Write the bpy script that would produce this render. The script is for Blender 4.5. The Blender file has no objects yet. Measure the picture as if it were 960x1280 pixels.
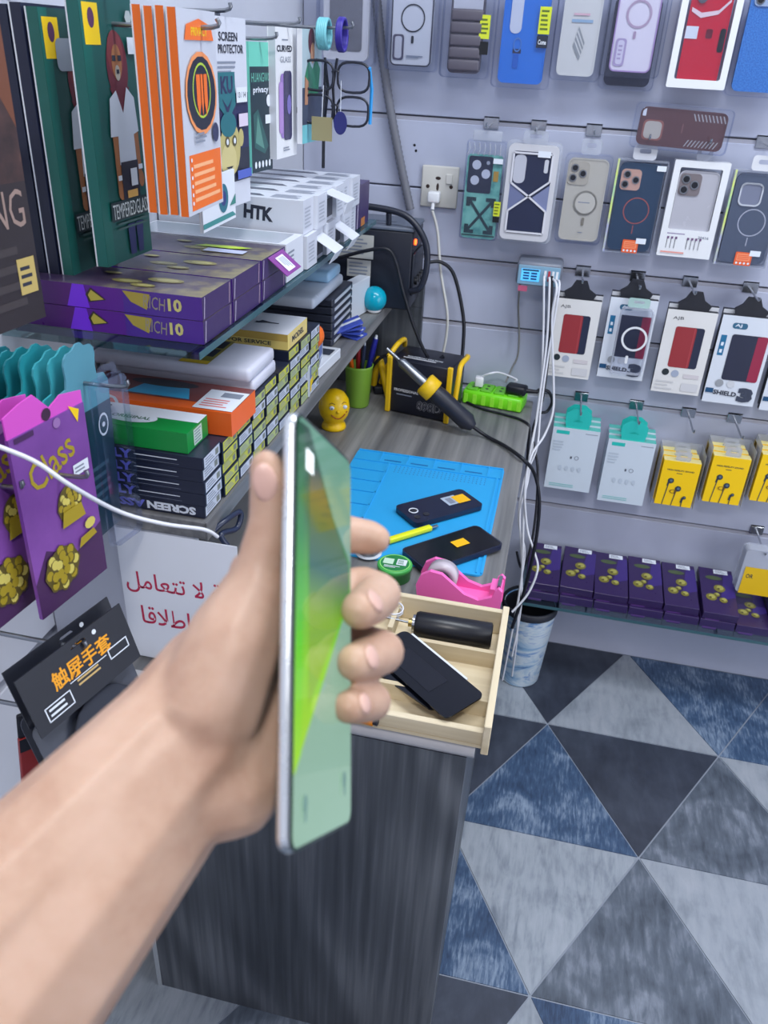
import bpy, bmesh, math, random
from mathutils import Vector, Matrix
random.seed(7)
SC = bpy.context.scene
COL = SC.collection
PI = math.pi

# ------------------------------------------------------------------ camera, world, lights, exposure
SC.view_settings.view_transform = 'Standard'
SC.view_settings.look = 'None'
SC.view_settings.gamma = 1.0
SC.view_settings.use_curve_mapping = False
SC.view_settings.exposure = 0.45
cam_data = bpy.data.cameras.new('camera')
cam = bpy.data.objects.new('camera', cam_data)
COL.objects.link(cam)
right = Vector((0.97509852, 0.21641082, 0.04846882))
down = Vector((0.14845648, -0.4745998, -0.8675919))
fwd = Vector((-0.16475299, 0.85318309, -0.49490915))
m = Matrix((right, -down, -fwd)).transposed().to_4x4()
m.translation = Vector((0, 0, 1.45))
cam.matrix_world = m
cam_data.sensor_fit = 'VERTICAL'
cam_data.sensor_height = 36.0
cam_data.lens = 1021.09 / 1280 * 36.0
cam_data.clip_start = 0.02
cam_data.dof.use_dof = True
cam_data.dof.focus_distance = 1.15
cam_data.dof.aperture_fstop = 11.0
SC.camera = cam

world = bpy.data.worlds.new('world')
world.use_nodes = True
world.node_tree.nodes['Background'].inputs[0].default_value = (0.55, 0.62, 0.8, 1)
world.node_tree.nodes['Background'].inputs[1].default_value = 0.35
SC.world = world

def area(name, loc, size, power, color, target=None, sy=None):
    l = bpy.data.lights.new(name, 'AREA')
    l.energy = power; l.color = color; l.size = size
    if sy: l.shape = 'RECTANGLE'; l.size_y = sy
    o = bpy.data.objects.new(name, l); COL.objects.link(o); o.location = loc
    if target is not None:
        o.rotation_euler = (Vector(target) - Vector(loc)).to_track_quat('-Z', 'Y').to_euler()
    return o
area('ceiling_tube_far', (0.45, 0.95, 2.62), 1.5, 21, (0.88, 0.94, 1.0), sy=0.25)
area('ceiling_tube_near', (0.12, -0.55, 2.62), 0.3, 15, (1.0, 0.98, 0.97), sy=0.35)
area('side_fill', (1.62, 0.75, 0.9), 1.5, 15, (0.95, 0.97, 1.0), target=(0.3, 1.6, 0.35), sy=1.5)  # added fill lamp by the right wall, lifts the dark lower walls

# ------------------------------------------------------------------ materials
def lin(c):
    return tuple(((v / 255) / 12.92 if v / 255 <= 0.04045 else ((v / 255 + 0.055) / 1.055) ** 2.4) for v in c)
MATS = {}
def mat(rgb, rough=0.5, metal=0.0, coat=0.0, spec=0.5, emit=0.0, name=None):
    key = (tuple(rgb), rough, metal, coat, spec, emit)
    if key in MATS: return MATS[key]
    mt = bpy.data.materials.new(name or 'paint_%d_%d_%d' % tuple(rgb)); mt.use_nodes = True
    p = mt.node_tree.nodes['Principled BSDF']
    p.inputs['Base Color'].default_value = (*lin(rgb), 1)
    p.inputs['Roughness'].default_value = rough
    p.inputs['Metallic'].default_value = metal
    p.inputs['Coat Weight'].default_value = coat
    p.inputs['Specular IOR Level'].default_value = spec
    if emit:
        p.inputs['Emission Color'].default_value = (*lin(rgb), 1)
        p.inputs['Emission Strength'].default_value = emit
    # faint wear so no surface is perfectly even
    nt = mt.node_tree
    tc = nt.nodes.new('ShaderNodeTexCoord'); nz = nt.nodes.new('ShaderNodeTexNoise')
    nz.inputs['Scale'].default_value = 60; nz.inputs['Detail'].default_value = 3
    mr = nt.nodes.new('ShaderNodeMapRange')
    mr.inputs['To Min'].default_value = max(0, rough - 0.06); mr.inputs['To Max'].default_value = min(1, rough + 0.06)
    nt.links.new(tc.outputs['Object'], nz.inputs['Vector']); nt.links.new(nz.outputs['Fac'], mr.inputs['Value'])
    nt.links.new(mr.outputs[0], p.inputs['Roughness'])
    MATS[key] = mt
    return mt
def noise_mat(name, stops, scale=(1, 1, 1), nscale=5, detail=8, rough=0.5, rot=(0, 0, 0), distort=0.0, bump=0.0, coords='Object', metal=0.0):
    mt = bpy.data.materials.new(name); mt.use_nodes = True
    nt = mt.node_tree; p = nt.nodes['Principled BSDF']
    tc = nt.nodes.new('ShaderNodeTexCoord'); mp = nt.nodes.new('ShaderNodeMapping')
    mp.inputs['Scale'].default_value = scale; mp.inputs['Rotation'].default_value = rot
    nz = nt.nodes.new('ShaderNodeTexNoise'); nz.inputs['Scale'].default_value = nscale
    nz.inputs['Detail'].default_value = detail; nz.inputs['Roughness'].default_value = 0.62
    nz.inputs['Distortion'].default_value = distort
    cr = nt.nodes.new('ShaderNodeValToRGB')
    el = cr.color_ramp.elements
    while len(el) < len(stops): el.new(0.5)
    for e, (pos, c) in zip(el, stops): e.position = pos; e.color = (*lin(c), 1)
    nt.links.new(tc.outputs[coords], mp.inputs[0]); nt.links.new(mp.outputs[0], nz.inputs['Vector'])
    nt.links.new(nz.outputs['Fac'], cr.inputs[0]); nt.links.new(cr.outputs[0], p.inputs['Base Color'])
    p.inputs['Roughness'].default_value = rough; p.inputs['Metallic'].default_value = metal
    if bump:
        b = nt.nodes.new('ShaderNodeBump'); b.inputs['Strength'].default_value = bump; b.inputs['Distance'].default_value = 0.002
        nt.links.new(nz.outputs['Fac'], b.inputs['Height']); nt.links.new(b.outputs[0], p.inputs['Normal'])
    return mt
def film_mat(name, tint, clear, rough=0.12):
    """thin clear plastic: mostly passes light, with a glossy skin"""
    mt = bpy.data.materials.new(name); mt.use_nodes = True
    nt = mt.node_tree; nt.nodes.clear()
    out = nt.nodes.new('ShaderNodeOutputMaterial')
    tr = nt.nodes.new('ShaderNodeBsdfTransparent'); tr.inputs[0].default_value = (*[0.8 + 0.2 * v for v in lin(tint)], 1)
    if clear > 0.7:
        gl = nt.nodes.new('ShaderNodeBsdfGlossy'); gl.inputs['Color'].default_value = (*lin(tint), 1); gl.inputs['Roughness'].default_value = rough
    else:
        gl = nt.nodes.new('ShaderNodeBsdfPrincipled'); gl.inputs['Base Color'].default_value = (*lin(tint), 1); gl.inputs['Roughness'].default_value = rough
    lw = nt.nodes.new('ShaderNodeLayerWeight'); lw.inputs[0].default_value = 0.25
    mr = nt.nodes.new('ShaderNodeMapRange'); mr.inputs['To Min'].default_value = 1 - clear; mr.inputs['To Max'].default_value = min(1, 1 - clear + 0.35)
    mx = nt.nodes.new('ShaderNodeMixShader')
    nt.links.new(lw.outputs['Facing'], mr.inputs['Value']); nt.links.new(mr.outputs[0], mx.inputs[0])
    nt.links.new(tr.outputs[0], mx.inputs[1]); nt.links.new(gl.outputs[0], mx.inputs[2]); nt.links.new(mx.outputs[0], out.inputs[0])
    return mt
def wood_mat(name, dark, mid, light, along, rough=0.45, wide=14, rings=26, fine=0.15):
    mt = bpy.data.materials.new(name); mt.use_nodes = True
    nt = mt.node_tree; p = nt.nodes['Principled BSDF']
    tc = nt.nodes.new('ShaderNodeTexCoord'); mp = nt.nodes.new('ShaderNodeMapping')
    s = [wide] * 3; s['xyz'.index(along)] = 1.1
    mp.inputs['Scale'].default_value = s
    n1 = nt.nodes.new('ShaderNodeTexNoise'); n1.inputs['Scale'].default_value = 0.55; n1.inputs['Detail'].default_value = 2; n1.inputs['Distortion'].default_value = 0.6
    ml = nt.nodes.new('ShaderNodeMath'); ml.operation = 'MULTIPLY'; ml.inputs[1].default_value = rings
    fr = nt.nodes.new('ShaderNodeMath'); fr.operation = 'SINE'
    n2 = nt.nodes.new('ShaderNodeTexNoise'); n2.inputs['Scale'].default_value = 1.6; n2.inputs['Detail'].default_value = 6
    mx = nt.nodes.new('ShaderNodeMath'); mx.operation = 'MULTIPLY_ADD'; mx.inputs[1].default_value = fine
    cr = nt.nodes.new('ShaderNodeValToRGB'); el = cr.color_ramp.elements; el.new(0.5)
    for e, (pos, c) in zip(el, [(0.25, dark), (0.5, mid), (0.85, light)]): e.position = pos; e.color = (*lin(c), 1)
    nt.links.new(tc.outputs['Object'], mp.inputs[0]); nt.links.new(mp.outputs[0], n1.inputs['Vector']); m2 = nt.nodes.new('ShaderNodeMapping'); s2 = [52] * 3; s2['xyz'.index(along)] = 1.6; m2.inputs['Scale'].default_value = s2
    nt.links.new(tc.outputs['Object'], m2.inputs[0]); nt.links.new(m2.outputs[0], n2.inputs['Vector'])
    nt.links.new(n1.outputs['Fac'], ml.inputs[0]); nt.links.new(ml.outputs[0], fr.inputs[0])
    nt.links.new(fr.outputs[0], mx.inputs[0]); nt.links.new(n2.outputs['Fac'], mx.inputs[2]); nt.links.new(mx.outputs[0], cr.inputs[0])
    nt.links.new(cr.outputs[0], p.inputs['Base Color']); p.inputs['Roughness'].default_value = rough
    return mt

WHITE = mat((226, 228, 232), 0.45); PAPER = mat((222, 228, 238), 0.7); BLACK = mat((18, 20, 26), 0.4)
SOFTBLACK = mat((28, 31, 42), 0.55); NAVY = mat((30, 36, 62), 0.4); GREY = mat((120, 126, 136), 0.5)
CHROME = mat((200, 203, 208), 0.2, 1.0); STEEL = mat((150, 154, 160), 0.35, 1.0); ALU = mat((176, 177, 190), 0.4, 0.2)
ORANGE = mat((240, 110, 25), 0.4); TEAL = mat((40, 190, 180), 0.4); YELLOW = mat((245, 205, 20), 0.4); GOLD = mat((190, 165, 50), 0.3, 0.4)
INK = mat((40, 44, 60), 0.6); INKGREY = mat((130, 138, 155), 0.6); RED = mat((170, 50, 60), 0.4); PURPLE = mat((72, 36, 110), 0.35)
DEEPPURPLE = mat((46, 30, 82), 0.35); LIME = mat((205, 215, 50), 0.45)
FILM = film_mat('clear_film', (225, 230, 245), 0.965, 0.12)
FROST = film_mat('frosted_blister', (205, 210, 222), 0.62, 0.25)
MILK = film_mat('milky_tray', (225, 228, 232), 0.3, 0.3)
GLASS = film_mat('shelf_glass', (150, 185, 190), 0.72, 0.05)
GLASSEDGE = mat((60, 95, 105), 0.1)
LENS = mat((14, 15, 22), 0.12, 0, 0.8)
WOODTOP = wood_mat('grey_wood_top', (94, 95, 98), (118, 118, 119), (146, 145, 144), 'y')
WOODPANEL = wood_mat('grey_wood_panel', (60, 64, 71), (80, 84, 91), (118, 122, 128), 'z', wide=3.4, rings=95, fine=0.12)
WOODEDGE = wood_mat('grey_wood_edge', (96, 96, 98), (118, 118, 120), (140, 140, 140), 'y')
PINE = wood_mat('pale_pine', (205, 188, 155), (217, 202, 170), (228, 214, 186), 'x', 0.6)
WALLPAINT = noise_mat('slatwall_laminate', [(0.3, (176, 182, 202)), (0.7, (186, 191, 213))], nscale=3, rough=0.42)
WALLWHITE = noise_mat('left_wall_laminate', [(0.3, (196, 200, 212)), (0.7, (208, 211, 222))], nscale=3, rough=0.45)
GROOVEDARK = mat((120, 120, 134), 0.5)

# ------------------------------------------------------------------ mesh builder
_TXT = {}
def text_mesh(s, bold=0.0):
    if (s, bold) in _TXT: return _TXT[(s, bold)]
    cu = bpy.data.curves.new('lettering', 'FONT'); cu.body = s; cu.resolution_u = 2; cu.offset = bold
    ob = bpy.data.objects.new('lettering', cu); COL.objects.link(ob)
    me = bpy.data.meshes.new_from_object(ob.evaluated_get(bpy.context.evaluated_depsgraph_get()))
    vs = [(v.co.x, v.co.y) for v in me.vertices]; fs = [tuple(p.vertices) for p in me.polygons]
    bpy.data.objects.remove(ob); bpy.data.meshes.remove(me); bpy.data.curves.remove(cu)
    if vs:
        x0 = min(v[0] for v in vs); x1 = max(v[0] for v in vs); y0 = min(v[1] for v in vs); y1 = max(v[1] for v in vs)
        vs = [((x - x0) / max(1e-6, x1 - x0) - 0.5, (y - y0) / max(1e-6, y1 - y0) - 0.5) for x, y in vs]
    _TXT[(s, bold)] = (vs, fs)
    return vs, fs
def rrect(w, h, r, n=5, cx=0, cz=0):
    pts = []
    for (sx, sz, a0) in ((1, 1, 0), (-1, 1, 90), (-1, -1, 180), (1, -1, 270)):
        for i in range(n + 1):
            a = math.radians(a0 + 90 * i / n)
            pts.append((cx + sx * (w / 2 - r) + r * math.cos(a), cz + sz * (h / 2 - r) + r * math.sin(a)))
    return pts
def smooth_path(pts, n=6):
    P = [Vector(p) for p in pts]
    if len(P) < 3: return P
    out = []
    for i in range(len(P) - 1):
        p0 = P[max(i - 1, 0)]; p1 = P[i]; p2 = P[i + 1]; p3 = P[min(i + 2, len(P) - 1)]
        for k in range(n):
            t = k / n
            out.append(0.5 * ((2 * p1) + (p2 - p0) * t + (2 * p0 - 5 * p1 + 4 * p2 - p3) * t * t + (3 * p1 - p0 - 3 * p2 + p3) * t ** 3))
    out.append(P[-1])
    return out
def obj_of(name, me, parent=None, **kw):
    o = bpy.data.objects.new(name, me); COL.objects.link(o)
    if parent is not None: o.parent = parent
    for k, v in kw.items(): o[k] = v
    return o
class B:
    def __init__(s, M=None):
        s.v = []; s.f = []; s.mi = []; s.sm = []; s.ms = []; s.M = M
    def _m(s, mt):
        if mt not in s.ms: s.ms.append(mt)
        return s.ms.index(mt)
    def add(s, vs, fs, mt, M=None, smooth=False):
        b = len(s.v); T = s.M
        if M is not None: T = M if T is None else T @ M
        s.v += [tuple(T @ Vector(v)) for v in vs] if T is not None else [tuple(v) for v in vs]
        i = s._m(mt)
        for f in fs: s.f.append(tuple(b + k for k in f)); s.mi.append(i); s.sm.append(smooth)
        return s
    def box(s, lo, hi, mt, M=None, ms=None):
        x0, y0, z0 = lo; x1, y1, z1 = hi
        vs = [(x0, y0, z0), (x1, y0, z0), (x1, y1, z0), (x0, y1, z0), (x0, y0, z1), (x1, y0, z1), (x1, y1, z1), (x0, y1, z1)]
        fs = [(0, 1, 5, 4), (1, 2, 6, 5), (2, 3, 7, 6), (3, 0, 4, 7), (4, 5, 6, 7), (3, 2, 1, 0)]  # front right back left top bottom
        if ms is None: return s.add(vs, fs, mt, M)
        for k, f in enumerate(fs): s.add([vs[i] for i in f], [(0, 1, 2, 3)], ms.get('FRBLTD'[k], mt), M)
        return s
    def bbox(s, lo, hi, mt, r=0.002, M=None, seg=2):
        bm = bmesh.new(); bmesh.ops.create_cube(bm, size=1)
        for v in bm.verts: v.co = Vector([(lo[i] + hi[i]) / 2 + v.co[i] * (hi[i] - lo[i]) for i in range(3)])
        bmesh.ops.bevel(bm, geom=list(bm.edges), offset=r, segments=seg, affect='EDGES', profile=0.5)
        return s.bm(bm, mt, M, seg > 1)
    def bm(s, bm, mt, M=None, smooth=False):
        bm.verts.index_update()
        s.add([v.co.copy() for v in bm.verts], [[v.index for v in f.verts] for f in bm.faces], mt, M, smooth); bm.free(); return s
    def prism(s, pts, y0, y1, mt, M=None, side=None, smooth=False):
        """polygon in xz (counter-clockwise seen from -y), from y0 (front) to y1 (back)"""
        n = len(pts)
        s.add([(x, y0, z) for x, z in pts], [tuple(range(n))], mt, M)
        s.add([(x, y1, z) for x, z in pts], [tuple(range(n))[::-1]], mt, M)
        vs = [(x, y0, z) for x, z in pts] + [(x, y1, z) for x, z in pts]
        return s.add(vs, [((i + 1) % n, i, n + i, n + (i + 1) % n) for i in range(n)], side or mt, M, smooth)
    def frame(s, outer, inner, y0, y1, mt, M=None):
        n = len(outer); vs = []
        for y in (y0, y1): vs += [(x, y, z) for x, z in outer] + [(x, y, z) for x, z in inner]
        fs = []
        for i in range(n):
            j = (i + 1) % n
            fs += [(i, j, n + j, n + i), (2 * n + j, 2 * n + i, 3 * n + i, 3 * n + j), (j, i, 2 * n + i, 2 * n + j), (n + i, n + j, 3 * n + j, 3 * n + i)]
        return s.add(vs, fs, mt, M)
    def cyl(s, p0, p1, r0, mt, r1=None, seg=14, caps=True, M=None):
        return s.tube([p0, p1], [r0, r0 if r1 is None else r1], mt, seg, caps, M)
    def tube(s, pts, r, mt, seg=8, caps=True, M=None):
        P = [Vector(p) for p in pts]; n = len(P)
        R = r if isinstance(r, (list, tuple)) else [r] * n
        vs = []; fs = []; u = None
        for i in range(n):
            t = (P[min(i + 1, n - 1)] - P[max(i - 1, 0)])
            t = t.normalized() if t.length > 1e-9 else Vector((0, 0, 1))
            if u is None:
                u = t.orthogonal().normalized()
            else:
                u = (u - t * u.dot(t)); u = u.normalized() if u.length > 1e-6 else t.orthogonal().normalized()
            w = t.cross(u)
            for k in range(seg):
                a = 2 * PI * k / seg; vs.append(P[i] + (u * math.cos(a) + w * math.sin(a)) * R[i])
        for i in range(n - 1):
            for k in range(seg):
                j = (k + 1) % seg; fs.append((i * seg + k, i * seg + j, (i + 1) * seg + j, (i + 1) * seg + k))
        s.add(vs, fs, mt, M, True)
        if caps:
            s.add(vs[:seg], [tuple(range(seg))[::-1]], mt, M); s.add(vs[-seg:], [tuple(range(seg))], mt, M)
        return s
    def cable(s, pts, r, mt, seg=6, n=6): return s.tube(smooth_path(pts, n), r, mt, seg)
    def lathe(s, prof, mt, seg=24, M=None):
        vs = []; fs = []; n = len(prof)
        for r, z in prof:
            for k in range(seg):
                a = 2 * PI * k / seg; vs.append((r * math.cos(a), r * math.sin(a), z))
        for i in range(n - 1):
            for k in range(seg):
                j = (k + 1) % seg; fs.append((i * seg + k, i * seg + j, (i + 1) * seg + j, (i + 1) * seg + k))
        return s.add(vs, fs, mt, M, True)
    def ball(s, c, r, mt, M=None, seg=16):
        rr = r if isinstance(r, (tuple, list)) else (r, r, r)
        bm = bmesh.new(); bmesh.ops.create_uvsphere(bm, u_segments=seg, v_segments=seg // 2 + 2, radius=1)
        for v in bm.verts: v.co = Vector((c[0] + v.co.x * rr[0], c[1] + v.co.y * rr[1], c[2] + v.co.z * rr[2]))
        return s.bm(bm, mt, M, True)
    def build(s, name, parent=None, **kw):
        me = bpy.data.meshes.new(name); me.from_pydata(s.v, [], s.f)
        for mt in s.ms: me.materials.append(mt)
        me.polygons.foreach_set('material_index', s.mi); me.polygons.foreach_set('use_smooth', s.sm); me.update()
        return obj_of(name, me, parent, **kw)
FACES = {'F': lambda w, d, h: Matrix.Translation((0, -d / 2, 0)),
         'R': lambda w, d, h: Matrix.Translation((w / 2, 0, 0)) @ Matrix.Rotation(PI / 2, 4, 'Z'),
         'L': lambda w, d, h: Matrix.Translation((-w / 2, 0, 0)) @ Matrix.Rotation(-PI / 2, 4, 'Z'),
         'T': lambda w, d, h: Matrix.Translation((0, 0, h / 2)) @ Matrix.Rotation(-PI / 2, 4, 'X')}
class P(B):
    """flat print on a rectangle w x h facing -y, centred on the origin; coordinates are fractions from the lower left"""
    def __init__(s, w, h, M=None, y=-0.0003):
        super().__init__(M); s.w = w; s.h = h; s.y = y
    def at(s, x, z): return ((x - 0.5) * s.w, (z - 0.5) * s.h)
    def flat(s, pts, mt):
        s.add([(x, s.y, z) for x, z in pts], [tuple(range(len(pts)))], mt); s.y -= 0.00012; return s
    def poly(s, pts, mt): return s.flat([s.at(*p) for p in pts], mt)
    def r(s, x0, z0, x1, z1, mt, rad=0):
        a = s.at(x0, z0); b = s.at(x1, z1)
        if rad: return s.flat(rrect(b[0] - a[0], b[1] - a[1], rad * s.w, 3, (a[0] + b[0]) / 2, (a[1] + b[1]) / 2), mt)
        return s.flat([a, (b[0], a[1]), b, (a[0], b[1])], mt)
    def e(s, x, z, rx, rz, mt, n=18):
        c = s.at(x, z); return s.flat([(c[0] + rx * s.w * math.cos(2 * PI * i / n), c[1] + rz * s.w * math.sin(2 * PI * i / n)) for i in range(n)], mt)
    def c(s, x, z, r, mt, n=18): return s.e(x, z, r, r, mt, n)
    def ring(s, x, z, r, t, mt, n=24, sq=1.0):
        c = s.at(x, z); vs = []
        for q in (r, r - t):
            vs += [(c[0] + q * s.w * math.cos(2 * PI * i / n), s.y, c[1] + sq * q * s.w * math.sin(2 * PI * i / n)) for i in range(n)]
        s.add(vs, [(i, (i + 1) % n, n + (i + 1) % n, n + i) for i in range(n)], mt); s.y -= 0.00012; return s
    def t(s, txt, x, z, w, h, mt, bold=0.02, rot=0):
        """text centred at x, z; w, h as fractions of the rectangle's width / height"""
        vs, fs = text_mesh(txt, bold); c = s.at(x, z); q = []; ca, sa = math.cos(math.radians(rot)), math.sin(math.radians(rot))
        for a, b in vs:
            u = a * w * s.w; v = b * h * s.h
            q.append((c[0] + u * ca - v * sa, s.y, c[1] + u * sa + v * ca))
        s.add(q, fs, mt); s.y -= 0.00012; return s
    def lines(s, x0, z0, x1, z1, n, mt, fill=0.45):
        random.seed(int(x0 * 1000 + z0 * 777 + n))
        for i in range(n):
            a = z0 + (z1 - z0) * (i + 0.5 - fill / 2) / n; b = z0 + (z1 - z0) * (i + 0.5 + fill / 2) / n
            s.r(x0, a, x0 + (x1 - x0) * random.uniform(0.65, 1), b, mt); s.y += 0.00012
        s.y -= 0.00012; return s
def thing(name, label, cat, loc=(0, 0, 0), rot=(0, 0, 0), group=None, M=None):
    o = bpy.data.objects.new(name, None); COL.objects.link(o); o.empty_display_size = 0.02
    if M is not None: o.matrix_world = M
    else: o.location = loc; o.rotation_euler = rot
    return tag(o, label, cat, group)
def tag(o, label, cat, group=None):
    o['label'] = label; o['category'] = cat
    if group: o['group'] = group
    return o
def structure(o): o['kind'] = 'structure'; return o
# ------------------------------------------------------------------ room shell
YB = 1.912; XL = -0.60; XR = 1.7; YF = -1.5; ZC = 2.7
GROOVES = [0.438, 0.733, 0.885, 1.033, 1.180, 1.320, 1.610, 1.905, 2.2, 2.495]
wall_back = structure(B().box((XL - 0.05, YB + 0.014, 0), (XR, YB + 0.06, ZC), GROOVEDARK).build('wall_back'))
zs = [0.0] + GROOVES + [ZC]
for i in range(len(zs) - 1):
    g0 = 0.0 if i == 0 else (0.002 if abs(zs[i] - 1.18) < .01 else 0.0055); g1 = 0.0015 if abs(zs[i + 1] - 1.18) < .01 else 0.0055
    B().bbox((XL, YB, zs[i] + g0), (XR, YB + 0.015, zs[i + 1] - g1), WALLPAINT, 0.0015, seg=1).build('slat_panel', wall_back)
for z in GROOVES:
    if abs(z - 1.18) > .01:
        B().box((XL, YB + 0.003, z - 0.0055), (XR, YB + 0.013, z + 0.0022), ALU).box((XL, YB + 0.0015, z - 0.0055), (XR, YB + 0.004, z - 0.0035), ALU).build('groove_rail', wall_back)
pb = B()
for x, z in ((-0.347, 1.266), (-0.343, 1.255)): pb.cyl((x, YB - 0.0006, z), (x, YB + 0.002, z), 0.0028, BLACK, seg=10)
pb.build('screw_hole', wall_back)
wall_left = structure(B().box((XL - 0.06, YF, 0), (XL - 0.014, YB + 0.05, ZC), GROOVEDARK).build('wall_left'))
for i in range(len(zs) - 1):
    if abs(zs[i] - 1.18) < .01 or abs(zs[i] - .885) < .01: continue
    j = i + 2 if (i + 2 < len(zs) and (abs(zs[i + 1] - 1.18) < .01 or abs(zs[i + 1] - .885) < .01)) else i + 1
    B().bbox((XL - 0.015, YF, zs[i] + (0.007 if i else 0)), (XL, YB, zs[j] - 0.007), WALLWHITE, 0.0015, seg=1).build('slat_panel', wall_left)
B().box((XL, YF, 0), (XL + 0.043, 0.87, 0.32), mat((120, 124, 136), 0.5)).build('plinth', wall_left)
structure(B().box((XR, YF, 0), (XR + 0.05, YB + 0.05, ZC), WALLWHITE).build('wall_right'))
structure(B().box((XL - 0.05, YF - 0.05, 0), (XR, YF, ZC), WALLWHITE).build('wall_front'))
structure(B().box((XL - 0.05, YF - 0.05, ZC), (XR + 0.05, YB + 0.05, ZC + 0.05), WHITE).build('ceiling'))
# floor: hide-patterned triangles in a light joint
floor = structure(B().box((XL, YF, -0.03), (XR, YB + 0.02, -0.002), mat((150, 158, 172), 0.5)).build('floor'))
def fur(name, a, b, c, ang, nscale=7, st=9):
    mt = noise_mat(name, [(0.34, a), (0.5, b), (0.68, c)], (st * 1.6, 2.6, 1), nscale, 9, 0.45, (0, 0, math.radians(ang)), 0.3, 0.25)
    nt = mt.node_tree; cr = next(n for n in nt.nodes if n.type == 'VALTORGB'); fine = next(n for n in nt.nodes if n.type == 'TEX_NOISE'); tc = next(n for n in nt.nodes if n.type == 'TEX_COORD')
    wide = nt.nodes.new('ShaderNodeTexNoise'); wide.inputs['Scale'].default_value = 9; wide.inputs['Detail'].default_value = 4; wide.inputs['Distortion'].default_value = 0.8
    mx = nt.nodes.new('ShaderNodeMix'); mx.inputs[0].default_value = 0.5
    nt.links.new(tc.outputs['Object'], wide.inputs['Vector']); nt.links.new(fine.outputs['Fac'], mx.inputs[2]); nt.links.new(wide.outputs['Fac'], mx.inputs[3]); nt.links.new(mx.outputs[0], cr.inputs[0])
    return mt
DENIM = [fur('denim_hide', (36, 54, 82), (64, 88, 120), (146, 164, 186), 8, 12, 10)]
DARK = [fur('dark_hide', (44, 49, 62), (56, 62, 76), (70, 77, 92), 70, 5, 4)]
MID = [fur('grey_hide', (62, 70, 82), (92, 101, 114), (142, 150, 164), 60, 6, 7)]
LIGHT = [fur('pale_hide', (124, 132, 142), (150, 157, 167), (164, 169, 178), 35, 6, 6), fur('pale_hide_b', (112, 121, 134), (152, 160, 170), (170, 176, 186), -50, 6, 8)]
A, H = 0.41, 0.347
def vtx(k, i): return Vector((0.141 + A * i + (A / 2 if k % 2 else 0), 0.885 + H * k))
def tri(k, i, up):
    if up: return [vtx(k, i), vtx(k, i + 1), vtx(k + 1, i if k % 2 == 0 else i + 1)]
    return [vtx(k + 1, i), vtx(k + 1, i + 1), vtx(k, i + 1 if k % 2 == 0 else i)][::-1]
PATTERN = {(0, 0, 1): MID, (0, -1, 0): LIGHT, (0, 0, 0): LIGHT, (0, -1, 1): DENIM, (0, -2, 0): DARK, (1, -1, 1): DENIM, (1, 0, 0): DARK, (1, 0, 1): MID, (1, -1, 0): DARK,
           (1, 1, 0): LIGHT, (2, 0, 1): LIGHT, (2, -1, 0): DARK, (2, -1, 1): LIGHT, (2, 0, 0): DENIM, (2, 1, 1): DENIM, (-1, -1, 0): DARK, (-1, -1, 1): LIGHT, (-1, 0, 0): DENIM, (-1, -2, 1): MID, (-2, -2, 0): MID, (-2, -2, 1): DARK}
cyc = [DENIM, LIGHT, MID, DARK]
for k in range(-7, 3):
    for i in range(-4, 5):
        for up in (1, 0):
            pts = tri(k, i, up)
            c = sum(pts, Vector((0, 0))) / 3
            if not (XL < c.x < XR + 0.1 and YF < c.y < YB): continue
            kind = PATTERN.get((k, i, up), cyc[(k * 3 + i * 2 + up * 5) % 4])
            bm = bmesh.new()
            vs = [bm.verts.new((*(c + (q - c) * 0.986), -0.002)) for q in pts]
            f = bm.faces.new(vs); ex = bmesh.ops.extrude_face_region(bm, geom=[f])
            for v in ex['geom']:
                if isinstance(v, bmesh.types.BMVert): v.co.z = 0.0
            bmesh.ops.recalc_face_normals(bm, faces=bm.faces)
            for v, s in (((XR, 0, 0), 1), ((XL, 0, 0), -1), ):
                bmesh.ops.bisect_plane(bm, geom=bm.verts[:] + bm.edges[:] + bm.faces[:], plane_co=v, plane_no=(s, 0, 0), clear_outer=True)
            bmesh.ops.bisect_plane(bm, geom=bm.verts[:] + bm.edges[:] + bm.faces[:], plane_co=(0, YB - 0.001, 0), plane_no=(0, 1, 0), clear_outer=True)
            if len(bm.faces) < 2: bm.free(); continue
            B().bm(bm, kind[(i + k) % len(kind)]).build('floor_tile', floor)
# ------------------------------------------------------------------ counter and shelves
ZT = 0.715; ZW = 0.946; ZG = 1.155; SX = -0.367
ctr = thing('repair_counter', 'grey wood grain repair counter with dark end panel against the slat wall', 'counter', (-0.3, 1.3, 0))
def under(root, b, name, **kw):
    o = b.build(name, root, **kw); o.matrix_parent_inverse = Matrix.Translation(root.location).inverted(); return o
under(ctr, B().bbox((XL + .002, 0.752, ZT - 0.028), (-0.013, YB - 0.002, ZT), WOODTOP, 0.002, seg=1), 'worktop')
under(ctr, B().box((-0.493, 0.746, 0.0), (-0.022, 0.764, ZT - 0.03), WOODPANEL), 'end_panel')
under(ctr, B().box((-0.500, 0.744, 0.0), (-0.493, 0.764, ZT - 0.03), mat((176, 182, 188), 0.4)), 'edge_strip', label='pale plastic edge strip of the end panel')
under(ctr, B().tube([(-0.5, 0.752, ZT - 0.014), (-0.013, 0.752, ZT - 0.014)], 0.0145, mat((190, 188, 190), 0.3), 12), 'front_edging')
under(ctr, B().box((-0.04, 0.764, 0.0), (-0.022, 1.9, ZT - 0.03), WOODPANEL), 'side_panel')
sh = thing('wooden_shelf', 'raised grey wood shelf along the left wall carrying stacked screen boxes', 'shelf', (-0.48, 1.3, ZW))
under(sh, B().bbox((XL + .002, 0.781, ZW - 0.026), (SX, YB - 0.002, ZW - 0.001), WOODTOP, 0.0015, seg=1), 'shelf_board')
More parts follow.
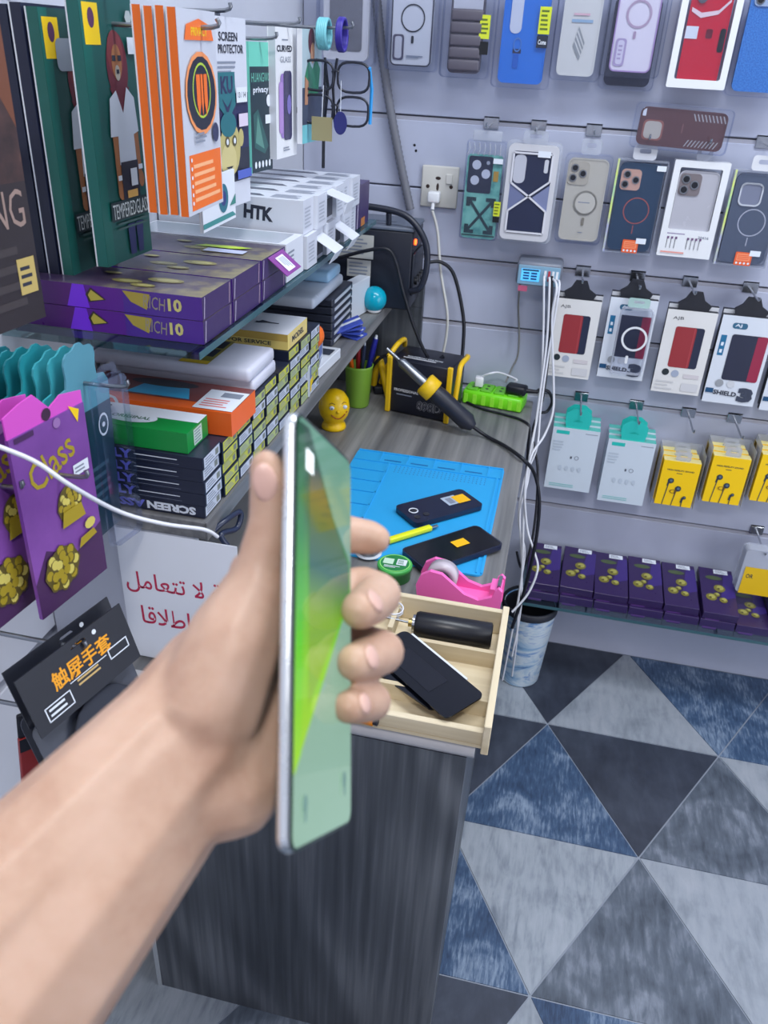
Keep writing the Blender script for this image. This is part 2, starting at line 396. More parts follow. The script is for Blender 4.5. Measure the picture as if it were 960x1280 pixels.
under(sh, B().box((SX, 0.781, ZW - 0.026), (SX + 0.0015, YB - 0.002, ZW - 0.0015), WOODEDGE), 'edge_band')
under(sh, B().box((XL + .002, 0.783, ZT + 0.0005), (-0.385, 0.797, ZW - 0.0265), WALLWHITE), 'end_panel', label='white end panel holding up the shelf')
under(sh, B().box((XL + .002, 1.888, ZT + 0.0005), (-0.30, 1.908, ZW - 0.0265), WOODPANEL), 'back_board')
under(sh, B().box((SX + .002, 1.888, ZW - 0.026), (-0.30, 1.908, ZW + 0.02), WOODPANEL), 'back_board')
gs = thing('glass_shelf', 'clear glass shelf above the wooden shelf holding purple and white boxes', 'shelf', (-0.48, 1.2, ZG))
under(gs, B().box((XL + .001, 0.785, ZG - 0.008), (SX + 0.004, 1.63, ZG), GLASS), 'glass_pane')
under(gs, B().box((SX + 0.004, 0.785, ZG - 0.008), (SX + 0.0048, 1.63, ZG), GLASSEDGE), 'polished_edge')
for y in (0.93, 1.48):
    under(gs, B().box((XL + .001, y, ZG - 0.022), (-0.42, y + 0.004, ZG - 0.0085), STEEL).box((XL - .012, y - 0.004, ZG - 0.06), (XL + .004, y + 0.008, ZG - 0.008), STEEL), 'bracket')
ls = thing('glass_shelf', 'low glass shelf on the back wall lined with dark purple boxes', 'shelf', (0.8, 1.8, 0.27))
LZ = 0.268
under(ls, B().box((0.03, 1.700, LZ - 0.008), (XR - .01, YB - 0.001, LZ), GLASS), 'glass_pane')
under(ls, B().box((0.03, 1.6992, LZ - 0.008), (XR - .01, 1.700, LZ), GLASSEDGE), 'polished_edge')
for x in (0.19, 0.50, 0.95, 1.4):
    under(ls, B().box((x, 1.72, LZ - 0.022), (x + 0.004, YB - 0.001, LZ - 0.0085), STEEL), 'bracket')
# ------------------------------------------------------------------ packs hanging on the back wall
def hook(x, z, label, y1=1.80, y0=YB, group='chrome display hooks on the back wall', clip=None):
    h = thing('display_hook', label, 'hook', (x, y0, z), group=None)
    B().bbox((-0.016, -0.004, -0.012), (0.016, 0.006, 0.010), CHROME, 0.001, seg=1).box((-0.016, 0.0, 0.006), (0.016, 0.009, 0.012), CHROME).build('bracket', h)
    L = y0 - y1
    B().cable([(0, -0.004, -0.002), (0, -L * 0.6, -0.003), (0, -L + 0.006, -0.002), (0, -L, 0.006)], 0.0022, CHROME, 8, 4).build('rod', h)
    if clip: B().bbox((-0.017, -0.0075, -0.01), (0.017, -0.0045, 0.004), clip, 0.001, seg=1).build('price_clip', h)
    return h
def slab(b, w, h, d, r, mt, y0=0.0, M=None, n=5, side=None, cx=0, cz=0):
    return b.prism(rrect(w, h, r, n, cx, cz), y0, y0 + d, mt, M, side, True)
def case_body(b, w, h, mt, y0=0.004, d=0.010, r=0.012, rim=None):
    slab(b, w, h, d, r, mt, y0)
    b.frame(rrect(w, h, r), rrect(w - 0.005, h - 0.005, r - 0.0025), y0 - 0.0012, y0 + 0.001, rim or mt)
    return b
def tray(w, h, d=0.022, mt=None, r=0.009):
    """a blister: thin front face, flange round it"""
    b = B(); mt = mt or FILM
    b.prism(rrect(w, h, r), 0.0, 0.0006, mt, None, mt, True)
    b.frame(rrect(w, h, r), rrect(w - 0.0012, h - 0.0012, r), 0.0, d, mt)
    b.frame(rrect(w + 0.004, h + 0.004, r), rrect(w - 0.001, h - 0.001, r), d, d + 0.001, mt)
    return b
def tab(b, w, h, H, mt, hole=True, y=0.006):
    """hang tab above the pack, with a slot"""
    z0 = H / 2
    b.frame(rrect(w, h, min(w, h) * 0.25, 4, 0, z0 + h / 2), rrect(w * 0.5, h * 0.3, h * 0.13, 4, 0, z0 + h * 0.58), y, y + 0.0012, mt)
    return b
def place(name, label, cat, x0, x1, z0, z1, y, group=None, roll=0):
    o = thing(name, label, cat, ((x0 + x1) / 2, y, (z0 + z1) / 2), (0, math.radians(roll), 0), group)
    return o, x1 - x0, z1 - z0
def stack_behind(o, w, h, mt, n, d0=0.024, step=0.007, kind='back_card', fr=None):
    """further packs on the same hook that show only as edges are one part each"""
CG = 'phone cases hanging on the back wall'
G_CASE = 'phone_case_pack'
def lens_block(b, x, z, w, h, mt, y, lenses, r=0.008, lr=0.0075, ring=None):
    slab(b, w, h, 0.0022, r, mt, y - 0.0022, None, 5, None, x, z)
    for lx, lz in lenses:
        b.cyl((x + lx, y - 0.0021, z + lz), (x + lx, y - 0.0040, z + lz), lr, ring or STEEL, seg=16)
        b.cyl((x + lx, y - 0.0039, z + lz), (x + lx, y - 0.0042, z + lz), lr * 0.72, LENS, seg=14)
Yp = 1.85
# ---- top row, cut by the frame
TOP = 1.592
def toprow(x0, x1, z0, label, col, inner=None, traymat=FILM, case_w=None, dz=0.0, cased=True):
    o, w, h = place(G_CASE, label, 'phone case', x0, x1, z0, TOP, Yp, CG)
    tb = tray(w, h, 0.026, traymat)
    tab(tb, 0.036, 0.03, h, FROST); tb.build('blister_tray', o)
    cw = case_w or w * 0.80; chh = h - 0.016
    if cased: case_body(B(), cw, chh, col, 0.005, 0.011, 0.011, inner).build('phone_case', o)
    return o, w, h, cw, chh
hz = 1.612
o, w, h, cw, ch = toprow(-0.553, -0.431, 1.413, 'white phone case with smoky back, hanging behind the eyeglasses', mat((205, 205, 210), 0.35), case_w=0.094)
P(cw, ch, y=0.0036).r(0.14, 0.1, 0.86, 0.97, mat((112, 112, 120), 0.25), 0.06).build('smoky_back', o)
o, w, h, cw, ch = toprow(-0.409, -0.304, 1.409, 'clear upside-down phone case with black magnet ring beside the conduit', mat((205, 208, 216), 0.25), mat((60, 62, 76), 0.4))
p = P(cw, ch, y=0.0036); p.ring(0.52, 0.50, 0.29, 0.03, SOFTBLACK); p.r(0.50, 0.24, 0.56, 0.32, SOFTBLACK, 0.02)
p.ring(0.16, 0.17, 0.001, 0.0001, SOFTBLACK, 4)
p.r(0.06, 0.06, 0.33, 0.33, mat((84, 80, 100), 0.3), 0.06).r(0.11, 0.08, 0.28, 0.31, mat((190, 192, 202), 0.3), 0.05).r(0.4, 0.1, 0.8, 0.115, INKGREY).r(0.4, 0.085, 0.7, 0.095, INKGREY); p.build('printed_back', o)
PUFF = mat((88, 84, 96), 0.5)
o, w, h, cw, ch = toprow(-0.296, -0.198, 1.402, 'dark grey ridged puffer phone case with a yellow-green tag', PUFF, case_w=0.066)
b = B()
for i in range(5): b.bbox((-cw * .48, -0.002, -ch / 2 + 0.004 + i * 0.0215), (cw * .48, 0.006, -ch / 2 + 0.0245 + i * 0.0215), PUFF, 0.0042, seg=3)
b.build('quilted_back', o)
P(cw, ch, y=0.0036).r(0.06, 0.60, 0.94, 0.97, mat((196, 198, 208), 0.3), 0.05).build('camera_window', o)
p = P(0.02, 0.09, Matrix.Translation((0.036, -0.001, -0.03)))
p.r(0, 0.55, 1, 1, LIME).r(0.1, 0.25, 1, 0.5, BLACK).lines(0.15, 0.62, 0.9, 0.95, 4, mat((90, 110, 40), 0.5)); p.build('tag', o, label='yellow-green tag with black foot')
SKY = mat((38, 118, 214), 0.35)
o, w, h, cw, ch = toprow(-0.19, -0.076, 1.390, 'bright blue phone case with white camera window and yellow tag', SKY, case_w=0.088)
p = P(cw, ch, y=0.0036); p.r(0.16, 0.46, 0.42, 0.98, mat((206, 212, 226), 0.3), 0.11); p.r(0.3, 0.14, 0.42, 0.30, mat((28, 96, 190), 0.3), 0.03).r(0.28, 0.28, 0.46, 0.32, NAVY)
p.ring(0.37, 0.36, 0.09, 0.02, mat((80, 130, 200), 0.3), 16, 1.6); p.build('printed_back', o)
p = P(0.022, 0.07, Matrix.Translation((0.036, -0.0012, 0.004)))
p.r(0, 0.35, 1, 1, LIME).r(0, 0.02, 0.95, 0.32, mat((40, 46, 60), 0.4)).t('Come', 0.48, 0.16, 0.7, 0.12, PAPER).lines(0.15, 0.42, 0.9, 0.95, 5, mat((90, 110, 40), 0.5)); p.build('tag', o, label='yellow-green tag with dark foot')
CREAM = mat((214, 214, 210), 0.35)
o, w, h, cw, ch = toprow(-0.076, 0.020, 1.409, 'off-white phone case printed with a grey diamond', CREAM, case_w=0.072)
p = P(cw, ch, y=0.0036)
for cx in (0.36, 0.56):
    for k in range(4):
        pass
p.poly([(0.36, 0.30), (0.56, 0.16), (0.66, 0.34), (0.46, 0.50)], mat((150, 154, 156), 0.4))
for k in range(1, 4): p.poly([(0.36 + .1 * k / 4 - .004, 0.30 + .2 * k / 4), (0.56 + .1 * k / 4 - .004, .16 + .18 * k / 4), (0.56 + .1 * k / 4 + .012, .16 + .18 * k / 4 + .014), (0.36 + .1 * k / 4 + .012, 0.30 + .2 * k / 4 + .014)], CREAM)
p.r(0.25, 0.54, 0.8, 0.57, mat((150, 180, 205), 0.4)).r(0.28, 0.61, 0.7, 0.63, mat((220, 180, 190), 0.4)); p.build('printed_back', o)
b = B()
for z in (0.058, 0.078): b.cyl((-0.018, 0.004, z), (-0.018, 0.001, z), 0.0068, mat((96, 98, 106), 0.3), seg=16)
b.build('camera_ring', o)
LILAC = mat((226, 220, 232), 0.22)
o, w, h, cw, ch = toprow(0.018, 0.131, 1.421, 'clear lilac-edged phone case with pale pink magnet ring', LILAC, mat((168, 140, 190), 0.3), case_w=0.078)
p = P(cw, ch, y=0.0036); p.ring(0.52, 0.62, 0.30, 0.05, mat((182, 160, 182), 0.35)).r(0.46, 0.36, 0.52, 0.44, mat((175, 150, 175), 0.3), 0.02)
p.r(0.08, 0.06, 0.34, 0.36, mat((176, 160, 196), 0.3), 0.07).r(0.13, 0.08, 0.29, 0.34, mat((214, 208, 226), 0.3), 0.06).lines(0.16, 0.12, 0.27, 0.3, 4, mat((176, 160, 196), 0.3)); p.build('printed_back', o)
o2, w2, h2 = place(G_CASE, 'dark blue wrapped case peeping out under the lilac-edged case', 'phone case', 0.022, 0.126, 1.398, 1.56, 1.885, CG)
tray(w2, h2, 0.014).build('blister_tray', o2); case_body(B(), w2 * 0.84, h2 - 0.012, NAVY, 0.002, 0.009).build('phone_case', o2)
o, w, h, cw, ch = toprow(0.148, 0.256, 1.408, 'red phone case in a white window box', mat((206, 26, 52), 0.2), traymat=FILM, case_w=0.074)
B().frame(rrect(w, h, 0.003, 2), rrect(w - 0.024, h - 0.03, 0.004, 2), -0.001, 0.026, WHITE).build('window_box', o)
p = P(cw, ch, y=0.0036); p.r(0.50, 0.45, 0.66, 0.54, mat((110, 20, 40), 0.3), 0.04).r(0.84, 0.32, 0.98, 0.55, BLACK, 0.05)
p.poly([(0.05, 0.70), (0.3, 0.64), (0.7, 0.68), (0.95, 0.80), (0.95, 0.83), (0.7, 0.72), (0.3, 0.69), (0.05, 0.74)], mat((236, 214, 220), 0.2)); p.r(0.0, 0.44, 0.3, 0.56, PAPER).build('printed_back', o)
b = B()
for x, z in ((-0.018, 0.078), (-0.018, 0.055), (0.0, 0.068)): b.cyl((x, 0.004, z), (x, 0.0, z), 0.0085, mat((120, 120, 135), 0.3), seg=16)
b.build('camera_ring', o)
o, w, h, cw, ch = toprow(0.259, 0.374, 1.400, 'textured sky blue phone case at the frame edge', noise_mat('blue_glitter', [(0.4, (40, 110, 190)), (0.6, (70, 140, 214))], nscale=400, rough=0.4), case_w=0.096)
lb = B(); lens_block(lb, -0.024, 0.068, 0.036, 0.036, mat((170, 190, 215), 0.2), 0.004, [(-0.008, 0.008), (-0.008, -0.008), (0.009, 0)]); lb.build('camera_block', o)
for x, s in ((-0.49, 'white smoky-back case'), (-0.356, 'black-ringed clear case'), (-0.247, 'dark grey puffer case'), (-0.133, 'bright blue case'), (-0.028, 'diamond-print case'), (0.075, 'lilac-edged case'), (0.202, 'red case'), (0.316, 'textured blue case')):
    hook(x, 1.611, 'chrome hook above the %s in the top row' % s, y1=1.83)
# ---- brown case lying crosswise
o, w, h = place(G_CASE, 'brown phone case hung sideways above the second row', 'phone case', 0.101, 0.285, 1.297, 1.377, 1.84, CG, roll=1.5)
tray(w, h, 0.02, FILM).build('blister_tray', o)
BROWN = mat((98, 66, 68), 0.45)
case_body(B(), w - 0.02, h - 0.012, BROWN, 0.004, 0.01, 0.012).build('phone_case', o)
p = P(w - 0.02, h - 0.012, y=0.0036); p.r(0.05, 0.14, 0.29, 0.68, mat((150, 96, 88), 0.4), 0.05).r(0.07, 0.18, 0.27, 0.64, mat((186, 180, 172), 0.35), 0.05)
for i in range(9):
    x = 0.60 + i * 0.042; p.poly([(x, 0.92), (x + 0.014, 0.92), (x + 0.05, 0.74), (x + 0.036, 0.74)], mat((176, 176, 180), 0.4)); p.y += .00012
    x = 0.56 + i * 0.042; p.poly([(x, 0.06), (x + 0.014, 0.06), (x + 0.055, 0.24), (x + 0.041, 0.24)], mat((176, 176, 180), 0.4)); p.y += .00012
p.r(0.02, 0.76, 0.06, 0.97, PAPER).r(0.5, 0.4, 0.515, 0.64, mat((130, 90, 90), 0.4)); p.build('printed_back', o)

# ---- second row
R2 = 1.314
o, w, h = place(G_CASE, 'teal phone case with crossed black arrows in a wrinkled clear bag', 'phone case', -0.225, -0.144, 1.093, 1.289, Yp, CG)
tray(w, h, 0.02, FILM, 0.006).build('blister_tray', o)
cb = B(); cw, ch = w * 0.92, h * 0.86; T2 = Matrix.Translation((0, 0, -0.012))
TEALC = noise_mat('teal_camouflage', [(0.35, (60, 130, 128)), (0.5, (110, 180, 168)), (0.7, (140, 205, 190))], nscale=30, rough=0.4)
slab(cb, cw, ch, 0.01, 0.008, TEALC, 0.004, T2); cb.build('phone_case', o)
p = P(cw, ch, T2, 0.0036); p.r(0.05, 0.55, 0.74, 0.98, mat((40, 46, 66), 0.4), 0.06); D = mat((40, 62, 66), 0.4)
for x, z in ((0.28, 0.88), (0.56, 0.78), (0.26, 0.70)): p.c(x, z, 0.125, mat((205, 210, 222), 0.3))
p.c(0.6, 0.91, 0.05, mat((170, 176, 190), 0.3))
for (x0, z0, x1, z1) in ((0.14, 0.08, 0.86, 0.48), (0.14, 0.48, 0.86, 0.08)):
    dx, dz = 0.05, 0.03
    p.poly([(x0 - dx, z0), (x0 + dx, z0), (x1 + dx, z1), (x1 - dx, z1)] if z1 > z0 else [(x1 - dx, z1), (x1 + dx, z1), (x0 + dx, z0), (x0 - dx, z0)], D)
for sx, sz in ((0, 0), (1, 0), (0, 1), (1, 1)):
    X = (lambda v: v if not sx else 1 - v); Z = (lambda v: 0.06 + v if not sz else 0.50 - v)
    q = [(X(0.08), Z(0)), (X(0.36), Z(0)), (X(0.36), Z(0.045)), (X(0.2), Z(0.045)), (X(0.2), Z(0.11)), (X(0.08), Z(0.11))]
    p.poly(q if (sx == sz) else q[::-1], D)
p.r(0.02, 0.03, 0.98, 0.045, D).r(0.78, 0.7, 0.92, 0.82, mat((190, 150, 60), 0.4)).build('printed_back', o)
p = P(0.014, 0.042, Matrix.Translation((0.036, -0.0012, -0.038))); p.r(0, 0.3, 1, 1, LIME).r(0, 0, 1, 0.28, BLACK).lines(0.1, 0.35, 0.9, 0.95, 4, mat((110, 120, 30), 0.5)).build('tag', o, label='yellow tag')
P(0.02, 0.01, Matrix.Translation((0.028, -0.0012, 0.062))).r(0, 0, 1, 1, PAPER).build('price_sticker', o)
b = B()
for i in range(7): b.tube([(-w / 2 + 0.004 + i * .011, -0.001, h / 2 - 0.004), (-w / 2 + 0.008 + i * .0105, -0.004, h / 2 - 0.014), (-w / 2 + 0.002 + i * .0115, -0.001, h / 2 - 0.026)], 0.0012, FROST, 5)
b.bbox((-0.03, 0.004, h / 2), (0.03, 0.010, h / 2 + 0.02), FROST, 0.002); b.build('bag_neck', o)

o, w, h = place(G_CASE, 'dark phone case crossed by a white X frame in a pale tray', 'phone case', -0.137, -0.034, 1.101, 1.290, 1.845, CG)
slab(B(), w, h, 0.024, 0.012, mat((200, 200, 206), 0.4)).frame(rrect(w + .012, h + .012, .012), rrect(w - .002, h - .002, .012), 0.014, 0.016, FROST).build('blister_tray', o)
p = P(w * 0.80, h * 0.86, y=-0.0004); WL = mat((214, 214, 222), 0.35)
p.flat(rrect(w * 0.80, h * 0.86, 0.006), mat((40, 46, 72), 0.35))
p.poly([(0.0, 0.62), (0.42, 0.46), (0.0, 0.28)], mat((108, 116, 152), 0.4)).poly([(1.0, 0.62), (1.0, 0.28), (0.6, 0.46)], mat((120, 128, 164), 0.4))
p.r(0.05, 0.62, 0.35, 0.96, mat((186, 188, 200), 0.3), 0.12).r(0.80, 0.76, 0.9, 0.92, mat((196, 198, 206), 0.3), 0.04)
b2 = B(); Wd, Hd = w * 0.80, h * 0.86
def bar(x0, z0, x1, z1, t=0.0036):
    a = Vector(((x0 - .5) * Wd, 0, (z0 - .5) * Hd)); c = Vector(((x1 - .5) * Wd, 0, (z1 - .5) * Hd)); d = (c - a).normalized(); n = Vector((-d.z, 0, d.x)) * t / 2
    q = [a - n, c - n, c + n, a + n]; b2.prism([(v.x, v.z) for v in q], -0.0028, 0.0, WL)
for s in ((0.02, 0.02, 0.98, 0.02), (0.98, 0.02, 0.98, 0.30), (0.98, 0.30, 0.5, 0.47), (0.5, 0.47, 0.98, 0.66), (0.98, 0.66, 0.98, 0.98), (0.98, 0.98, 0.02, 0.98), (0.02, 0.98, 0.02, 0.62), (0.02, 0.62, 0.5, 0.47), (0.5, 0.47, 0.02, 0.28), (0.02, 0.28, 0.02, 0.02)): bar(*s)
p.build('phone_case', o); b2.build('x_frame', o)
P(0.026, 0.012, Matrix.Translation((0.022, -0.003, 0.078))).r(0, 0, 1, 1, PAPER).build('price_sticker', o)
b = B(); tab(b, 0.05, 0.026, h, FROST); b.build('hang_tab', o)

o, w, h = place(G_CASE, 'beige phone case with silver triple camera and magnet ring', 'phone case', -0.019, 0.075, 1.103, 1.278, Yp, CG)
BE = mat((204, 198, 182), 0.35)
tray(w, h, 0.024, FILM).build('blister_tray', o)
case_body(B(), w - 0.012, h - 0.014, BE, 0.002, 0.012, 0.012).build('phone_case', o)
lb = B(); lens_block(lb, -0.018, 0.052, 0.042, 0.044, mat((160, 156, 150), 0.25), 0.002, [(-0.008, 0.010), (-0.010, -0.009), (0.009, 0.0)]); lb.build('camera_block', o)
p = P(w - 0.012, h - 0.014, y=0.0006); p.ring(0.56, 0.47, 0.30, 0.05, mat((150, 146, 136), 0.4), 28).c(0.56, 0.47, 0.25, mat((196, 192, 182), 0.35)).lines(0.38, 0.465, 0.74, 0.49, 1, INKGREY).r(0.53, 0.19, 0.60, 0.29, mat((130, 124, 112), 0.4), 0.02).r(0.48, 0.1, 0.6, 0.11, INKGREY).build('printed_back', o)
b = B(); tab(b, 0.04, 0.03, h, FROST); b.build('hang_tab', o)

def clearbox(label, x0, x1, col, z0, z1, ringcol, cam_col, lens=True, tabm=None):
    o, w, h = place(G_CASE, label, 'phone case', x0, x1, z0, z1, Yp, CG)
    b = B(); b.frame(rrect(w, h, 0.002, 2), rrect(w - 0.006, h - 0.006, 0.002, 2), 0.0, 0.024, FROST); b.prism(rrect(w, h, .002, 2), 0.0, 0.0005, FILM); b.prism(rrect(w, h, .002, 2), 0.0235, 0.024, FROST)
    b.box((-w / 2, -0.0004, -h / 2), (-w / 2 + 0.004, 0.0, h / 2), noise_mat('iridescent_edge', [(0.3, (110, 190, 200)), (0.5, (210, 225, 120)), (0.7, (150, 150, 220))], nscale=9, rough=0.15)).build('clear_box', o)
    case_body(B(), w - 0.014, h - 0.012, col, 0.003, 0.01, 0.013).build('phone_case', o)
    lb = B()
    if lens: lens_block(lb, -0.019, h / 2 - 0.038, 0.040, 0.040, cam_col, 0.003, [(-0.008, 0.010), (-0.010, -0.009), (0.010, 0.0)])
    else: lb.frame(rrect(0.044, 0.044, 0.011, 5, -0.012, h / 2 - 0.044), rrect(0.038, 0.038, 0.009, 5, -0.012, h / 2 - 0.044), 0.0, 0.004, cam_col); lb.prism(rrect(0.038, 0.038, 0.009, 5, -0.012, h / 2 - 0.044), 0.0022, 0.003, mat((140, 144, 160), 0.3))
    lb.build('camera_block', o)
    p = P(w, h, y=0.0024); p.ring(0.53, 0.47, 0.26, 0.022, ringcol, 28).r(0.515, 0.22, 0.535, 0.31, ringcol); p.build('magnet_ring', o)
    p = P(w, h); p.r(0.38, 0.01, 0.70, 0.155, mat((226, 96, 50), 0.45), 0.02).r(0.41, 0.06, 0.67, 0.14, mat((240, 140, 100), 0.5), 0.02).lines(0.43, 0.07, 0.66, 0.13, 3, mat((226, 96, 50), 0.5))
    for i in range(4): p.c(0.43 + i * 0.075, 0.035, 0.022, PAPER, 8)
    p.r(0.64, 0.12, 0.84, 0.18, PAPER); p.build('sticker', o, label='orange sticker with white price label'); P(w, h).r(0.78, 0.90, 0.96, 0.955, PAPER).build('price_sticker', o)
    b = B(); tab(b, 0.046, 0.028, h, mat((214, 216, 222), 0.4)); b.build('hang_tab', o)
clearbox('slate blue phone case with orange magnet ring in a clear box', 0.084, 0.185, mat((38, 66, 92), 0.35), 1.093, 1.276, mat((176, 92, 86), 0.4), mat((214, 170, 150), 0.3))
clearbox('grey phone case with open camera cutout and white ring in a clear box', 0.312, 0.415, mat((88, 98, 116), 0.35), 1.089, 1.272, mat((190, 194, 204), 0.4), mat((200, 204, 212), 0.25), False)
o, w, h = place(G_CASE, 'clear phone case in a white window box with printed feature icons', 'phone case', 0.195, 0.302, 1.096, 1.282, Yp, CG)
b = B(); b.frame(rrect(w, h, 0.002, 2), rrect(w * .76, h * .64, 0.003, 2, 0, h * .11), 0.0, 0.024, WHITE); b.build('window_box', o)
case_body(B(), w * 0.74, h * 0.8, mat((176, 176, 186), 0.25), 0.006, 0.010, 0.012).build('phone_case', o)
lb = B(); lens_block(lb, -0.016, 0.048, 0.042, 0.042, mat((120, 112, 116), 0.2), 0.006, [(-0.009, 0.010), (-0.010, -0.010), (0.009, 0.0)], lr=.0085); lb.build('camera_block', o)
p = P(w, h); p.lines(0.12, 0.235, 0.62, 0.26, 1, mat((150, 140, 170), 0.5)).t('20416', 0.8, 0.225, 0.2, 0.03, INKGREY)
for i in range(9):
    if i not in (3, 4): p.r(0.14 + i * 0.075, 0.09, 0.15 + i * 0.075, 0.20, INK).r(0.135 + i * .075, 0.19, 0.175 + i * 0.075, 0.215, mat((110, 80, 120), 0.5))
p.r(0.06, 0.04, 0.5, 0.055, mat((226, 150, 140), 0.5)); p.build('printed_face', o)
b = B(); tab(b, 0.03, 0.03, h, FROST); b.build('hang_tab', o)
for x, s in ((-0.185, 'teal arrow case'), (-0.086, 'white X case'), (0.028, 'beige case'), (0.135, 'slate blue case'), (0.249, 'icon-printed window box'), (0.363, 'grey case in clear box')):
    hook(x, R2 + .006, 'chrome hook holding the %s' % s, y1=1.815 if 'X' not in s else 1.80)

# ---- third row: wallet case boxes
def wallet(x0, x1, z0, z1, label, kind, y=Yp):
    o, w, h = place('wallet_case_box', label, 'case box', x0, x1, z0, z1, y, 'boxed wallet cases in the third row')
    WB = mat((222, 221, 220), 0.4) if kind == 'ajb' else mat((214, 220, 230), 0.4)
    b = B(); b.box((-w / 2, 0, -h / 2), (w / 2, 0.016, h / 2), WB, ms={'L': SOFTBLACK, 'T': SOFTBLACK}); b.build('front_box', o)
    b = B(); b.box((-w / 2 + .002, 0.018, -h / 2 + .004), (w / 2 + .002, 0.032, h / 2 + .008), mat((206, 208, 214), 0.4), ms={'L': SOFTBLACK, 'T': SOFTBLACK}); b.build('back_box', o, label='second box behind on the same hook')
    p = P(w, h)
    RD = mat((150, 48, 54), 0.45)
    if kind == 'ajb':
        p.t('AJB', 0.24, 0.90, 0.22, 0.045, INK, 0.0); p.r(0.23, 0.32, 0.82, 0.81, mat((36, 42, 66), 0.45), 0.05).r(0.23, 0.32, 0.66, 0.81, RD, 0.05).r(0.615, 0.325, 0.63, 0.805, mat((176, 70, 76), 0.4))
        p.c(0.22, 0.255, 0.075, mat((34, 44, 50), 0.5)).c(0.42, 0.245, 0.08, mat((160, 170, 190), 0.5)).r(0.6, 0.2, 0.92, 0.25, mat((206, 200, 204), 0.5)).lines(0.06, 0.03, 0.45, 0.16, 3, mat((204, 204, 206), 0.5)).r(0.6, 0.04, 0.95, 0.14, mat((206, 206, 210), 0.5), 0.03)
    else:
        p.r(0.06, 0.55, 0.17, 0.78, mat((34, 108, 150), 0.4)).r(0.09, 0.58, 0.14, 0.62, PAPER).r(0.09, 0.66, 0.14, 0.70, PAPER)
        p.r(0.22, 0.86, 0.50, 0.925, mat((50, 100, 130), 0.5), 0.05).t('AJ', 0.33, 0.893, 0.13, 0.04, PAPER)
        p.r(0.60, 0.28, 0.94, 0.80, mat((150, 40, 70), 0.4), 0.05).r(0.26, 0.28, 0.82, 0.80, mat((40, 44, 66), 0.45), 0.05).r(0.74, 0.29, 0.82, 0.79, mat((150, 40, 70), 0.4))
        p.c(0.25, 0.235, 0.08, mat((150, 154, 160), 0.5)).c(0.47, 0.235, 0.075, mat((205, 208, 214), 0.5)).r(0.02, 0.115, 0.17, 0.17, mat((30, 78, 118), 0.4)).t('SHIELD', 0.40, 0.125, 0.45, 0.055, INK, 0.03, -2).t('3', 0.79, 0.125, 0.30, 0.17, mat((60, 66, 84), 0.4), 0.09)
    p.build('printed_face', o)
    b = B(); b.prism([(-0.03, h / 2), (0.03, h / 2), (0.036, h / 2 + .012), (0.02, h / 2 + 0.022), (0.012, h / 2 + 0.04), (-0.012, h / 2 + 0.04), (-0.02, h / 2 + 0.024), (-0.034, h / 2 + 0.014)], 0.004, 0.012, mat((28, 30, 40), 0.55)); b.build('hang_tab', o, label='black plastic hanger')
    return o
wallet(0.003, 0.103, 0.806, 0.986, 'white box with red and navy wallet case, beside the white cables', 'ajb')
wallet(0.12, 0.221, 0.818, 1.0, 'white wallet case box half covered by a clear ringed case', 'shield')
wallet(0.244, 0.348, 0.799, 0.987, 'white box with red and navy wallet case, second from the cables', 'ajb')
wallet(0.358, 0.468, 0.789, 0.987, 'white wallet case box with uncovered large grey number 3', 'shield')
wallet(0.482, 0.585, 0.785, 0.975, 'white wallet case box cut by the frame edge in third row', 'shield')
o, w, h = place(G_CASE, 'clear phone case with thick white ring hung over a wallet box', 'phone case', 0.138, 0.222, 0.835, 0.985, 1.832, CG)
b = B(); b.frame(rrect(w * .84, h, 0.012), rrect(w * .84 - 0.007, h - 0.007, 0.009), 0.0, 0.009, FROST); b.prism(rrect(w * .84, h, 0.012), 0.006, 0.0068, FILM); b.build('phone_case', o)
p = P(w, h, y=-0.0003); p.ring(0.55, 0.55, 0.33, 0.055, WHITE, 32).r(0.42, 0.17, 0.49, 0.29, WHITE, 0.02).build('magnet_ring', o)
b = B(); tab(b, 0.046, 0.02, h, mat((170, 200, 195), 0.3)); b.build('hang_tab', o)
for x, s in ((0.053, 'first red wallet box'), (0.172, 'wallet box with clear ringed case'), (0.284, 'second red wallet box'), (0.41, 'box with the large 3'), (0.53, 'wallet box cut by the frame')):
    hook(x, 1.035, 'dark-tipped hook holding the %s' % s, y1=1.80)

